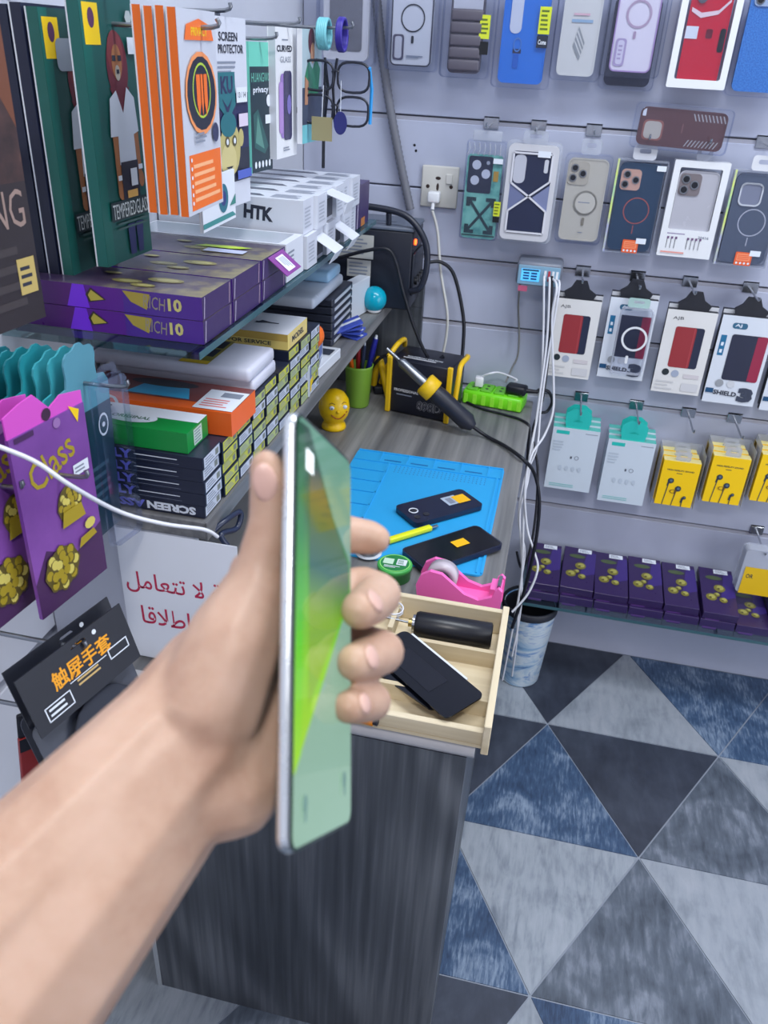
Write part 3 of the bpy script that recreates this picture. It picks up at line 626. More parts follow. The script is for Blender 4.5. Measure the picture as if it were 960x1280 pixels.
# ---- fourth row
def cable_box(x0, x1, z0, z1, label):
    o, w, h = place('charger_box', label, 'charger box', x0, x1, z0, z1, 1.835, 'white charger boxes in the fourth row')
    PW = mat((205, 216, 228), 0.35)
    for k in range(3):
        b = B().box((-w / 2, 0.0235 * k, -h / 2 + .0), (w / 2, 0.022 + 0.0235 * k, h / 2 + .004 * k), PW, ms={'T': mat((90, 190, 180), 0.4)}); b.build('front_box' if k == 0 else 'back_box', o)
    p = P(w, h); p.r(0.08, 0.9, 0.36, 0.955, TEAL).lines(0.7, 0.93, 0.98, 0.95, 1, INKGREY).r(0.46, 0.52, 0.50, 0.56, mat((90, 96, 110), 0.4), 0.01).ring(0.6, 0.54, 0.05, 0.012, INKGREY, 14).lines(0.1, 0.04, 0.75, 0.10, 2, mat((140, 200, 200), 0.5)).lines(0.05, 0.62, 0.3, 0.8, 4, mat((186, 198, 212), 0.5))
    for i in range(4): p.e(0.28 + i * 0.14, 0.36, 0.04, 0.06, mat((190, 202, 216), 0.5), 10)
    p.build('printed_face', o)
    for k in range(2):
        b = B(); b.frame([(-0.026, h / 2), (0.026, h / 2), (0.030, h / 2 + .018), (0.029, h / 2 + 0.036), (0.013, h / 2 + 0.048), (-0.013, h / 2 + 0.048), (-0.029, h / 2 + 0.036), (-0.030, h / 2 + 0.018)],
            [(-0.012, h / 2 + .016), (0.012, h / 2 + .016), (0.008, h / 2 + .018), (0.003, h / 2 + 0.02), (0.002, h / 2 + 0.022), (-0.002, h / 2 + 0.022), (-0.003, h / 2 + 0.02), (-0.008, h / 2 + 0.018)], 0.004 + k * .03, 0.006 + k * .03, TEAL); b.build('hang_tab', o, label='teal hang tab')
cable_box(0.043, 0.152, 0.526, 0.688, 'white charger box with teal hanger nearest the counter')
cable_box(0.174, 0.282, 0.511, 0.676, 'white charger box with teal hanger beside yellow earphone boxes')
def ear_box(x0, x1, z0, z1, label):
    o, w, h = place('earphone_box', label, 'earphone box', x0, x1, z0, z1, 1.825, 'yellow earphone boxes in the fourth row')
    Yb = mat((250, 204, 8), 0.4)
    for k in range(3):
        B().box((-w / 2 - .003 * k, 0.0255 * k, -h / 2), (w / 2 - .003 * k, 0.024 + 0.0255 * k, h / 2 + .002 * k), Yb, ms={'T': mat((240, 224, 150), 0.4)}).build('front_box' if k == 0 else 'back_box', o)
    p = P(w, h); p.t('HIGH FIDELITY SOUND', 0.5, 0.80, 0.72, 0.035, INK, 0.03).lines(0.4, 0.72, 0.6, 0.75, 1, INK)
    DK = mat((44, 54, 66), 0.4)
    for (x, z, r, x2) in ((0.30, 0.56, 0.085, 0.2), (0.54, 0.40, 0.085, 0.45), (0.76, 0.22, 0.05, 0.72)):
        p.poly([(x2 - .012, 0.0), (x2 + .012, 0.0), (x - .02, z), (x - .05, z)], DK); p.poly([(x - .09, z - .12), (x - .045, z - .12), (x, z), (x - .07, z)], DK); p.c(x, z, r, DK).c(x + .01, z + .005, r * .5, mat((90, 110, 130), 0.4))
    p.ring(0.42, 0.33, 0.1, 0.03, mat((130, 90, 20), 0.4), 14, 0.6); p.build('printed_face', o)
    b = B(); b.box((-w / 2 - .006, 0.0, -h / 2 - .004), (-w / 2 - .0055, 0.07, h / 2 + .02), FROST).box((w / 2 + .0055, 0.0, -h / 2 - .004), (w / 2 + .006, 0.07, h / 2 + .02), FROST).box((-w / 2 - .006, 0.07, -h / 2 - .004), (w / 2 + .006, 0.0705, h / 2 + .02), FROST); b.build('plastic_bag', o)
    for k in range(3): b = B(); tab(b, 0.034, 0.024, h, FROST, y=0.004 + .024 * k); b.build('hang_tab', o)
ear_box(0.306, 0.390, 0.529, 0.645, 'yellow earphone box nearest the white charger boxes')
ear_box(0.411, 0.493, 0.553, 0.672, 'yellow earphone box in the middle of the three')
ear_box(0.513, 0.596, 0.572, 0.69, 'yellow earphone box cut by the frame edge')
for x, z, s in ((0.098, 0.742, 'first white charger box'), (0.228, 0.738, 'second white charger box'), (0.348, 0.735, 'first yellow earphone box'), (0.452, 0.735, 'middle yellow earphone box'), (0.555, 0.735, 'last yellow earphone box')):
    hook(x, z, 'chrome hook holding the %s' % s, y1=1.79)

# ---- dark purple boxes on the low glass shelf
def shelf_box(x, y, z, rx, label, w=0.081, d=0.168, hh=0.022, yaw=0):
    o = thing('tempered_glass_box', label, 'glass box', (x, y, z), (math.radians(rx), 0, math.radians(yaw)), 'dark purple boxes on the low glass shelf')
    B().bbox((-w / 2, 0, 0), (w / 2, d, hh), mat((52, 36, 84), 0.3), 0.0008, seg=1).build('carton', o)
    p = P(w, d, Matrix.Translation((0, d / 2, hh)) @ Matrix.Rotation(-PI / 2, 4, 'X'))
    p.poly([(0.55, 0.3), (1, 0.4), (1, 0.9), (0.75, 0.95)], mat((62, 44, 120), 0.3)).e(0.42, 0.78, 0.25, 0.1, mat((74, 88, 60), 0.4))
    for (a, c, r) in ((0.28, 0.34, 0.16), (0.55, 0.55, 0.17), (0.62, 0.30, 0.12), (0.44, 0.40, 0.09)):
        p.c(a, c, r, mat((122, 116, 48), 0.35), 14).c(a + .02, c + .015, r * .62, mat((168, 164, 84), 0.3), 10).c(a - .03, c - .01, r * .25, mat((86, 80, 40), 0.4), 8)
    p.build('printed_face', o)
    P(0.034, 0.016, Matrix.Translation((0.012, d - 0.012, hh + .0004)) @ Matrix.Rotation(-PI / 2, 4, 'X')).r(0, 0, 1, 1, PAPER).lines(0.1, 0.15, 0.9, 0.85, 3, INKGREY).build('price_sticker', o)
    p = P(w, hh); p.r(0.1, 0.3, 0.5, 0.6, mat((96, 60, 130), 0.4)); p.build('printed_edge', o)
    return o
names = ['under the hanging cables', 'next to the cables', 'third along the row', 'fourth along the row', 'fifth along the row', 'sixth, lying proud of its neighbours', 'seventh, sunk lower than the sixth', 'eighth along the row', 'ninth along the row']
for i in range(9):
    x = 0.075 + i * 0.0838
    shelf_box(x + 0.004, 1.722, LZ + 0.0005, 0, 'dark purple box, lower layer on the low glass shelf, %s' % ['first from the counter', 'second from the counter', 'third from the counter', 'fourth from the counter', 'fifth from the counter', 'sixth from the counter', 'seventh from the counter', 'eighth from the counter', 'ninth from the counter'][i])
    if i not in (6,):
        shelf_box(x + (0.006 if i == 5 else 0), 1.728 + (-0.004 if i == 5 else 0.004 * (i % 2)), LZ + 0.0232, 6 if i != 5 else 8, 'gold-printed dark purple box, upper layer on the low shelf, %s' % names[i], yaw=-2 if i == 1 else 0)
o, w, h = place('earphone_pack', 'yellow and clear pack hanging above the low shelf at the frame edge', 'earphone pack', 0.535, 0.62, 0.335, 0.455, 1.80)
tray(w, h, 0.03, FROST).build('blister_tray', o); P(w, h * .7, Matrix.Translation((0.004, -0.001, -0.02)), -0.001).r(0.05, 0, 1, 0.9, mat((226, 184, 20), 0.4)).t('OR', 0.22, 0.6, 0.2, 0.14, INK).build('printed_card', o)
hook(0.575, 0.452, 'chrome hook holding the yellow and clear pack', y1=1.79)
# ------------------------------------------------------------------ boxes hanging from the left wall (faces look along +x)
def rod_left(x1, y, z, label, x0=XL):
    h = thing('display_hook', label, 'hook', (x0, y, z))
    B().bbox((-0.002, -0.014, -0.012), (0.008, 0.014, 0.012), STEEL, 0.001, seg=1).build('bracket', h)
    L = x1 - x0
    B().cable([(0.006, 0, 0), (L * 0.6, 0, -0.002), (L - 0.006, 0, 0), (L, 0, 0.008)], 0.0024, STEEL, 8, 4).build('rod', h)
def left_card(name, label, cat, yaw, p, w, h, d, edge, side=None, group=None, rim=WHITE):
    """p: lower near corner of the front face; local x runs along the wall away from the viewer, front looks along +x"""
    M = Matrix.Translation(p) @ Matrix.Rotation(math.radians(yaw), 4, 'Z') @ Matrix.Translation((w / 2, 0, h / 2))
    o = thing(name, label, cat, M=M, group=group)
    b = B(); b.box((-w / 2, 0, -h / 2), (w / 2, d, h / 2), edge, ms={'L': side or edge, 'D': side or edge})
    e = 0.0012
    b.box((-w / 2 - 0.0003, d - e, -h / 2 - 0.0003), (w / 2 + .0003, d + 0.0004, h / 2), rim); b.build('carton', o)
    return o
HG = 'tempered glass boxes hanging on the left wall'
GREEN = mat((26, 86, 82), 0.45); GREEN2 = mat((30, 74, 72), 0.45)
def figure_print(o, w, h, fade=False):
    p = P(w, h)
    p.r(0, 0, 0.16, 1, mat((20, 96, 88), 0.45)).r(0.05, 0.83, 0.33, 0.97, YELLOW).e(0.19, 0.92, 0.06, 0.09, mat((90, 50, 90), 0.5))
    MANE = mat((104, 36, 52), 0.5); SKIN = mat((164, 106, 66), 0.5); SHIRT = mat((206, 214, 228), 0.5)
    p.e(0.60, 0.755, 0.21, 0.33, MANE).e(0.58, 0.80, 0.16, 0.22, mat((124, 52, 58), 0.5)).poly([(0.40, 0.68), (0.80, 0.68), (0.62, 0.56)], MANE)
    p.e(0.59, 0.77, 0.10, 0.17, SKIN).e(0.59, 0.732, 0.05, 0.075, mat((188, 180, 168), 0.5)).r(0.50, 0.775, 0.57, 0.795, INK).r(0.61, 0.775, 0.68, 0.795, INK).r(0.565, 0.73, 0.62, 0.745, INK)
    p.poly([(0.36, 0.30), (0.45, 0.30), (0.47, 0.52), (0.35, 0.53)], SKIN).poly([(0.82, 0.34), (0.90, 0.33), (0.88, 0.54), (0.78, 0.53)], SKIN)
    p.poly([(0.44, 0.39), (0.80, 0.39), (0.79, 0.5), (0.90, 0.51), (0.86, 0.64), (0.72, 0.68), (0.61, 0.585), (0.50, 0.67), (0.36, 0.64), (0.31, 0.50), (0.46, 0.50)], SHIRT)
    p.e(0.42, 0.285, 0.07, 0.09, SKIN, 10).e(0.87, 0.32, 0.06, 0.09, SKIN, 10).r(0.37, 0.33, 0.47, 0.35, PAPER).r(0.82, 0.36, 0.91, 0.38, PAPER)
    p.poly([(0.44, 0.24), (0.80, 0.24), (0.81, 0.40), (0.45, 0.40)], mat((38, 34, 52), 0.5)).poly([(0.48, 0.02), (0.60, 0.02), (0.62, 0.15), (0.46, 0.15)], mat((34, 40, 92), 0.5)).poly([(0.66, 0.02), (0.76, 0.02), (0.80, 0.15), (0.64, 0.15)], mat((34, 40, 92), 0.5))
    p.r(0.15, 0.175, 0.98, 0.252, mat((30, 48, 54), 0.5)).t('TEMPEREDGLASS', 0.57, 0.212, 0.78, 0.06, mat((196, 204, 206), 0.5), 0.0).lines(0.26, 0.13, 0.96, 0.17, 2, mat((60, 90, 90), 0.5))
    p.r(0.52, 0.255, 0.74, 0.285, mat((220, 170, 90), 0.5)).r(0.62, 0.30, 0.76, 0.37, PAPER).r(0.80, 0.80, 0.96, 0.86, PAPER).c(0.86, 0.93, 0.07, mat((180, 190, 190), 0.5), 6)
    p.build('printed_face', o)
g = left_card('tempered_glass_box', 'front green box printed with a maned man in a white shirt', 'glass box', 88, (-0.493, 0.845, 1.2195), 0.10, 0.262, 0.014, GREEN, mat((24, 98, 90), 0.45), HG); figure_print(g, 0.10, 0.262)
g = left_card('tempered_glass_box', 'second green maned man box hanging behind the front one', 'glass box', 90, (-0.535, 0.84, 1.205), 0.10, 0.262, 0.013, GREEN2, mat((24, 92, 82), 0.45), HG); figure_print(g, 0.10, 0.262)
p = P(0.035, 0.03, Matrix.Translation((-0.01, -0.0008, 0.09))); p.r(0, 0, 1, 1, mat((150, 160, 175), 0.4), 0.2).build('white_tag', g)
left_card('tempered_glass_box', 'navy box with a white edge between green and brown boxes', 'glass box', 90, (-0.551, 0.838, 1.20), 0.10, 0.27, 0.013, NAVY, mat((24, 28, 52), 0.4), HG)
left_card('tempered_glass_box', 'navy box with a white edge beside the brown box', 'glass box', 90, (-0.567, 0.838, 1.198), 0.10, 0.27, 0.013, NAVY, mat((24, 28, 52), 0.4), HG)
BRN = noise_mat('smoky_brown_print', [(0.35, (30, 26, 30)), (0.55, (70, 50, 48)), (0.75, (118, 84, 70))], nscale=16, rough=0.45)
g = left_card('tempered_glass_box', 'dark brown poster-like box with big letters at left frame edge', 'glass box', 84, (-0.492, 0.60, 1.205), 0.10, 0.27, 0.013, mat((34, 30, 34), 0.4), SOFTBLACK, HG, SOFTBLACK)
p = P(0.10, 0.27); p.r(0, 0, 1, 1, mat((44, 38, 42), 0.45)).r(0, 0.46, 1, 1, BRN).poly([(0.4, 1), (1.0, 0.62), (1, 1)], mat((110, 66, 46), 0.5)).t('NG', 0.72, 0.38, 0.42, 0.12, mat((150, 128, 120), 0.5), 0.0).lines(0.1, 0.05, 0.9, 0.28, 4, mat((62, 56, 58), 0.5)).r(0.72, 0.10, 0.95, 0.22, mat((190, 168, 100), 0.5)).lines(0.75, 0.12, 0.93, 0.2, 3, INK); p.build('printed_face', g)
rod_left(-0.46, 0.895, 1.497, 'hook through the green and navy boxes'); rod_left(-0.48, 0.65, 1.49, 'hook through the dark brown box')
OR = mat((240, 112, 28), 0.4)
ow, oh = 0.108, 0.190
for k in range(4):
    lab = ['orange and grey privacy box, front of the orange row', 'orange box edge, second of the orange row', 'orange box edge, third of the orange row', 'orange box edge at the back of the orange row'][k]
    g = left_card('privacy_glass_box', lab, 'glass box', 93, (-0.3905 - 0.0125 * k, 0.842 + 0.001 * k, 1.2825 + 0.0008 * (k % 2)), ow, oh, 0.0095, mat((206, 210, 220), 0.4), OR, HG, WHITE)
    if k: continue
    p = P(ow, oh); G2 = mat((198, 202, 214), 0.4)
    p.r(0, 0, 1, 1, G2).r(0.10, 0.02, 0.98, 0.31, OR).lines(0.2, 0.05, 0.92, 0.27, 5, mat((250, 180, 130), 0.5))
    for i in range(6): p.c(0.14, 0.06 + i * 0.045, 0.02, PAPER, 8)
    p.poly([(0.14, 0.86), (0.9, 0.86), (0.84, 0.93), (0.52, 0.96), (0.2, 0.93)], OR).t('PRIVACY', 0.52, 0.90, 0.42, 0.04, YELLOW, 0.02)
    p.e(0.50, 0.605, 0.42, 0.36, mat((240, 150, 90), 0.4)).e(0.50, 0.605, 0.38, 0.32, mat((28, 34, 50), 0.4)).ring(0.5, 0.62, 0.24, 0.02, mat((180, 210, 60), 0.4), 24)
    for (a, c) in ((0.36, 0.46), (0.475, 0.53), (0.55, 0.64)): p.poly([(a, 0.56), ((a + c) / 2, 0.49), (c, 0.56), (c, 0.70), (a, 0.70)], OR)
    p.c(0.82, 0.40, 0.09, mat((50, 56, 90), 0.4)).lines(0.25, 0.36, 0.6, 0.42, 3, INKGREY); p.build('printed_face', g)
rod_left(-0.375, 0.905, 1.458, 'hook through the orange privacy boxes')
g = left_card('screen_protector_box', 'grey and navy screen protector box printed with a monkey face', 'glass box', 88, (-0.4395, 1.02, 1.2535), 0.122, 0.218, 0.012, NAVY, SOFTBLACK, HG)
p = P(0.122, 0.218); KR = mat((206, 210, 222), 0.45); NV = mat((42, 44, 84), 0.45); TL = mat((40, 110, 120), 0.45)
p.r(0, 0, 1, 1, KR).r(0.0, 0.16, 1, 0.62, NV).r(0, 0.14, 1, 0.32, mat((40, 44, 62), 0.45)).r(0.2, 0.56, 0.62, 0.70, mat((70, 96, 150), 0.45))
p.t('SCREEN', 0.54, 0.905, 0.46, 0.045, INK, 0.02).t('PROTECTOR', 0.60, 0.845, 0.62, 0.045, INK, 0.02).lines(0.25, 0.72, 0.75, 0.79, 3, INKGREY)
p.poly([(0.24, 0.56), (0.46, 0.48), (0.66, 0.56), (0.66, 0.73), (0.24, 0.73)], TL).t('KU', 0.45, 0.665, 0.3, 0.09, NV, 0.04).poly([(0.32, 0.6), (0.45, 0.51), (0.58, 0.6), (0.45, 0.55)], NV)
p.e(0.48, 0.33, 0.26, 0.27, mat((190, 178, 116), 0.5)).e(0.45, 0.46, 0.2, 0.12, TL).e(0.22, 0.36, 0.07, 0.09, mat((190, 178, 116), 0.5), 10).e(0.76, 0.38, 0.07, 0.09, mat((190, 178, 116), 0.5), 10).e(0.42, 0.27, 0.20, 0.17, mat((206, 194, 136), 0.5))
for x in (0.40, 0.58): p.c(x, 0.37, 0.055, mat((90, 84, 60), 0.5), 10).c(x, 0.37, 0.03, PAPER, 8)
p.poly([(0.34, 0.235), (0.52, 0.235), (0.43, 0.215)], INK).r(0.66, 0.57, 0.94, 0.65, PAPER).t('13 / 14', 0.8, 0.61, 0.2, 0.03, INK).r(0.70, 0.44, 0.94, 0.51, mat((220, 206, 226), 0.5)).r(0.62, 0.15, 1.0, 0.2, mat((80, 100, 190), 0.5)); p.build('printed_face', g)
g = left_card('screen_protector_box', 'white and teal leaflet showing a round emblem under the monkey box', 'glass box', 92, (-0.425, 0.955, 1.243), 0.115, 0.06, 0.004, PAPER, PAPER, HG)
p = P(0.115, 0.06); p.poly([(0, 0.06), (1, 0.06), (0.9, 0.16), (0, 0.16)], mat((60, 140, 140), 0.5)).c(0.62, 0.5, 0.15, mat((30, 110, 130), 0.4)).c(0.62, 0.5, 0.08, mat((40, 50, 120), 0.4)).poly([(0.8, 0.3), (1, 0.3), (1, 0.5)], mat((40, 130, 120), 0.4)); p.build('printed_face', g)
g = left_card('screen_protector_box', 'dark teal box with a mint side and upright phone print', 'glass box', 84, (-0.47, 1.242, 1.2745), 0.072, 0.172, 0.013, mat((120, 206, 186), 0.4), mat((120, 214, 194), 0.4), HG, mat((120, 206, 186), 0.4))
p = P(0.072, 0.172); p.r(0, 0, 1, 1, mat((110, 200, 180), 0.45)).r(0.02, 0.0, 1, 0.82, mat((38, 56, 66), 0.45)).t('HUANGWO', 0.52, 0.74, 0.86, 0.07, mat((110, 190, 170), 0.5), 0.0).t('privacy', 0.5, 0.64, 0.7, 0.06, PAPER, 0.02)
p.poly([(0.15, 0.2), (0.62, 0.14), (0.8, 0.2), (0.34, 0.5), (0.12, 0.46)], mat((50, 92, 92), 0.4)).poly([(0.2, 0.24), (0.6, 0.18), (0.32, 0.46)], mat((90, 140, 130), 0.4)).e(0.84, 0.56, 0.1, 0.11, PAPER)
for i in range(5): p.e(0.18 + i * 0.16, 0.06, 0.05, 0.07, PAPER, 10)
p.r(0.65, 0.38, 0.92, 0.45, PAPER).build('printed_face', g)
g = left_card('screen_protector_box', 'white curved glass box with a purple phone picture', 'glass box', 87, (-0.452, 1.305, 1.289), 0.086, 0.178, 0.012, WHITE, mat((200, 204, 212), 0.4), HG)
p = P(0.086, 0.178); p.t('CURVED', 0.42, 0.845, 0.72, 0.05, INK, 0.04).t('GLASS', 0.46, 0.765, 0.5, 0.045, INKGREY, 0.0).lines(0.3, 0.9, 0.6, 0.92, 1, INKGREY)
p.r(0.20, 0.16, 0.52, 0.66, mat((150, 120, 190), 0.3), 0.08).r(0.34, 0.14, 0.74, 0.68, mat((44, 40, 84), 0.25), 0.08).r(0.12, 0.2, 0.3, 0.6, mat((176, 140, 206), 0.3), 0.06).e(0.6, 0.42, 0.1, 0.16, mat((120, 110, 180), 0.4)).lines(0.3, 0.05, 0.7, 0.09, 2, INKGREY); p.build('printed_face', g)
g = left_card('screen_protector_box', 'small green card with a figure in green beside the eyeglasses', 'glass box', 87, (-0.432, 1.372, 1.307), 0.09, 0.16, 0.008, mat((176, 196, 204), 0.4), WHITE, HG)
p = P(0.09, 0.16); p.r(0, 0.0, 1, 0.17, mat((110, 190, 200), 0.4)).r(0, 0.17, 1, 0.5, mat((60, 70, 92), 0.4)).e(0.45, 0.9, 0.16, 0.2, mat((90, 44, 60), 0.5)).poly([(0.2, 0.44), (0.8, 0.44), (0.9, 0.66), (0.7, 0.76), (0.5, 0.66), (0.3, 0.74), (0.12, 0.6)], mat((50, 130, 96), 0.5)).e(0.5, 0.8, 0.1, 0.16, mat((190, 140, 110), 0.5)).poly([(0.1, 0.35), (0.25, 0.35), (0.3, 0.55), (0.12, 0.6)], mat((180, 130, 100), 0.5)); p.build('printed_face', g)
rod_left(-0.43, 1.08, 1.478, 'hook through the monkey-face box'); rod_left(-0.44, 1.276, 1.452, 'hook through the mint-sided box'); rod_left(-0.43, 1.352, 1.473, 'hook through the curved glass box'); rod_left(-0.37, 1.43, 1.472, 'long hook carrying eyeglasses and coloured tags')
# eyeglasses and tags on the long hook
e = thing('eyeglasses', 'black and blue framed eyeglasses folded and hung from the long hook', 'eyeglasses', (-0.385, 1.395, 1.40))
FR = mat((28, 32, 46), 0.3); BLU = mat((40, 150, 220), 0.3)
def lens_frame(z, mt):
    for s in (-1, 1):
        pts = [(s * 0.029 + 0.0255 * math.copysign(abs(math.cos(a)) ** 0.65, math.cos(a)), 0, z + 0.021 * math.copysign(abs(math.sin(a)) ** 0.65, math.sin(a))) for a in [2 * PI * i / 20 for i in range(21)]]
        B().tube(pts, 0.0020, mt, 6, False).build('rim', e)
        B().prism([(q[0], q[2]) for q in pts[:-1]], -0.0004, 0.0004, FILM).build('lens', e)
    B().tube([(-0.006, 0, z + 0.006), (0, -0.002, z + 0.009), (0.006, 0, z + 0.006)], 0.0016, mt, 6).build('bridge', e)
lens_frame(0.005, FR); lens_frame(-0.043, FR)
B().tube([(0.054, 0, 0.02), (0.056, 0.012, -0.01), (0.055, 0.012, -0.06)], 0.003, BLU, 6).build('temple', e, label='bright blue temple arm')
B().tube([(-0.02, 0.008, 0.03), (-0.014, 0.008, -0.01), (-0.018, 0.006, -0.055)], 0.0024, FR, 6).build('temple', e)
B().tube([(0.0, 0.008, 0.03), (-0.006, 0.008, -0.01), (-0.002, 0.006, -0.06)], 0.0024, FR, 6).build('temple', e)
t_ = thing('price_tag', 'olive paper tag hanging below the eyeglasses', 'tag', (-0.405, 1.39, 1.332)); B().box((-0.017, 0, -0.02), (0.017, 0.001, 0.015), mat((150, 142, 104), 0.6)).build('paper', t_); B().tube([(0, 0.0005, 0.015), (0.002, 0.0005, 0.06)], 0.0006, PAPER, 5).build('string', t_)
t_ = thing('price_tag', 'dark blue round tag hanging below the eyeglasses', 'tag', (-0.374, 1.388, 1.340)); B().prism([(0.011 * math.cos(a), 0.017 * math.sin(a)) for a in [2 * PI * i / 18 for i in range(18)]], 0, 0.001, mat((40, 44, 110), 0.5)).build('paper', t_); B().tube([(0, 0.0005, 0.016), (0.0, 0.0005, 0.06)], 0.0006, PAPER, 5).build('string', t_)
t_ = thing('hair_tie', 'deep blue coiled band on the long hook tip', 'band', (-0.388, 1.428, 1.462))
for k in range(4): B().tube([(0.002 * k, 0.02 * math.cos(a), 0.022 * math.sin(a)) for a in [2 * PI * i / 18 for i in range(19)]], 0.0028, mat((56, 44, 150), 0.4), 6, False).build('coil', t_)
t_ = thing('hair_tie', 'pale turquoise coiled band on the long hook', 'band', (-0.42, 1.428, 1.462))
for k in range(5): B().tube([(0.003 * k, 0.018 * math.cos(a), 0.02 * math.sin(a)) for a in [2 * PI * i / 18 for i in range(19)]], 0.003, mat((120, 196, 206), 0.4), 6, False).build('coil', t_)

# ------------------------------------------------------------------ glass shelf: purple boxes
def shelf_carton(name, label, x0, x1, y0, y1, z0, z1, mt, group, ms=None, cat='box'):
    o = thing(name, label, cat, ((x0 + x1) / 2, (y0 + y1) / 2, z0), group=group); w, d, h = x1 - x0, y1 - y0, z1 - z0
    o2 = B().box((-w / 2, -d / 2, 0), (w / 2, d / 2, h), mt, ms=ms or {}).build('carton', o)
    return o, w, d, h
PG = 'purple glass boxes stacked on the glass shelf'
PUR = mat((92, 34, 138), 0.3); PDK = mat((58, 38, 92), 0.3); PTOP = noise_mat('purple_gold_top', [(0.35, (52, 36, 74)), (0.55, (84, 72, 86)), (0.72, (150, 140, 96))], nscale=14, detail=5, rough=0.28)
ord6 = ['nearest', 'second', 'third']
def purple_box(k, lv, flap=False):
    y0 = [0.81, 0.897, 0.996][k]; y1 = [0.893, 0.992, 1.088][k]; z0 = ZG + 0.0008 + lv * 0.0262
    o, w, d, h = shelf_carton('tempered_glass_box', '%s purple box with gold triangles, %s of the %s pair on the glass shelf' % ('open-flapped' if flap else 'long', 'upper' if lv else 'lower', ord6[k]), XL + 0.003, -0.3675, y0, y1, z0, z0 + 0.0255, PDK, PG, {'F': PUR, 'T': PTOP}, 'glass box')
    c = Matrix.Translation((0, 0, h / 2)); p = P(w, h, c @ FACES['F'](w, d, h))
    p.r(0, 0, 0.35, 1, mat((84, 26, 110), 0.3)).poly([(0.3, 0), (0.42, 0), (0.40, 1), (0.34, 1)], mat((120, 50, 220), 0.3)).r(0.60, 0, 1, 1, mat((78, 42, 140), 0.3))
    p.poly([(0.42, 0.28), (0.51, 0.45), (0.435, 0.92), (0.405, 0.6)], mat((60, 50, 40), 0.4)).poly([(0.43, 0.34), (0.50, 0.46), (0.437, 0.82), (0.418, 0.58)], mat((186, 170, 70), 0.35))
    p.poly([(0.60, 0.95), (0.64, 0.5), (0.72, 0.22), (0.74, 0.9)], mat((170, 150, 60), 0.35)).t('RICH', 0.76, 0.55, 0.11, 0.55, mat((150, 140, 120), 0.4), 0.0, -6).t('10', 0.865, 0.55, 0.07, 0.55, mat((206, 196, 120), 0.4), 0.04); p.build('printed_spine', o)
    p = P(d, h, c @ FACES['R'](w, d, h)); p.poly([(0.04, 0.05), (0.055, 0.05), (0.10, 0.95), (0.085, 0.95)], mat((214, 206, 226), 0.4)); p.build('end_flap_seam', o); P(d, h, c @ FACES['R'](w, d, h)).poly([(0.9, 0.05), (0.915, 0.05), (0.95, 0.95), (0.935, 0.95)], mat((206, 180, 190), 0.4)).build('end_flap_seam', o)
    p = P(w, d, c @ FACES['T'](w, d, h))
    for (x, z, r) in ((0.55, 0.4, 0.05), (0.72, 0.6, 0.06), (0.66, 0.25, 0.04), (0.42, 0.7, 0.03)): p.e(x, z, r * 1.6, r * .7, mat((140, 132, 74), 0.3), 12).e(x + .01, z, r, r * .4, mat((176, 170, 110), 0.3), 10)
    if k == 2:
        for i in range(5): p.poly([(0.52 + i * .05, 0.45), (0.60 + i * .05, 0.5), (0.66 + i * .05, 0.62), (0.57 + i * .05, 0.6)], mat((190, 220, 60), 0.4)); p.y += .0001
        p.r(0.62, 0.2, 0.86, 0.4, mat((190, 196, 224), 0.4))
    p.build('printed_top', o)
    if flap:
        M = Matrix.Translation((w / 2 - 0.002, 0.0, h)) @ Matrix.Rotation(math.radians(38), 4, 'Y')
        B(M).box((0, -0.022, -0.001), (0.036, 0.036, 0.0), mat((128, 54, 140), 0.35)).build('lid_flap', o)
        q = P(0.024, 0.028, M @ Matrix.Translation((0.02, 0.006, 0.0005)) @ Matrix.Rotation(-PI / 2, 4, 'X')); q.r(0, 0, 1, 1, PAPER).lines(0.1, 0.2, 0.9, 0.9, 4, INKGREY).build('price_sticker', o)
for k in range(3):
    for lv in range(2): purple_box(k, lv, k == 2 and lv == 1)
# white boxes
WG = 'white boxes stacked on the glass shelf'
WH = mat((216, 220, 230), 0.4)
o = thing('box_tray', 'open white tray box with a pale teal inside, before the white stack', 'box', (-0.4835, 1.135, ZG + 0.001))
b = B(); w, d, h = 0.23, 0.078, 0.052
b.box((-w / 2, -d / 2, 0), (w / 2, d / 2, h - 0.016), WH); b.build('base', o)
b = B(); b.box((-w / 2, -d / 2, h - .016), (w / 2, -d / 2 + .004, h), WH).box((-w / 2, d / 2 - .004, h - .016), (w / 2, d / 2, h), WH).box((-w / 2, -d / 2 + .004, h - .016), (-w / 2 + .004, d / 2 - .004, h), WH).box((w / 2 - .012, -d / 2 + .004, h - .016), (w / 2, d / 2 - .004, h), WH); b.build('rim', o)
B().box((-w / 2 + .005, -d / 2 + .012, h - .0158), (w / 2 - .04, d / 2 - .012, h - .0148), mat((130, 170, 176), 0.3)).build('inner_card', o)
p = P(d, h, Matrix.Translation((0, 0, h / 2)) @ FACES['R'](w, d, h)); p.lines(0.1, 0.2, 0.5, 0.8, 5, INKGREY); p.build('printed_end', o)
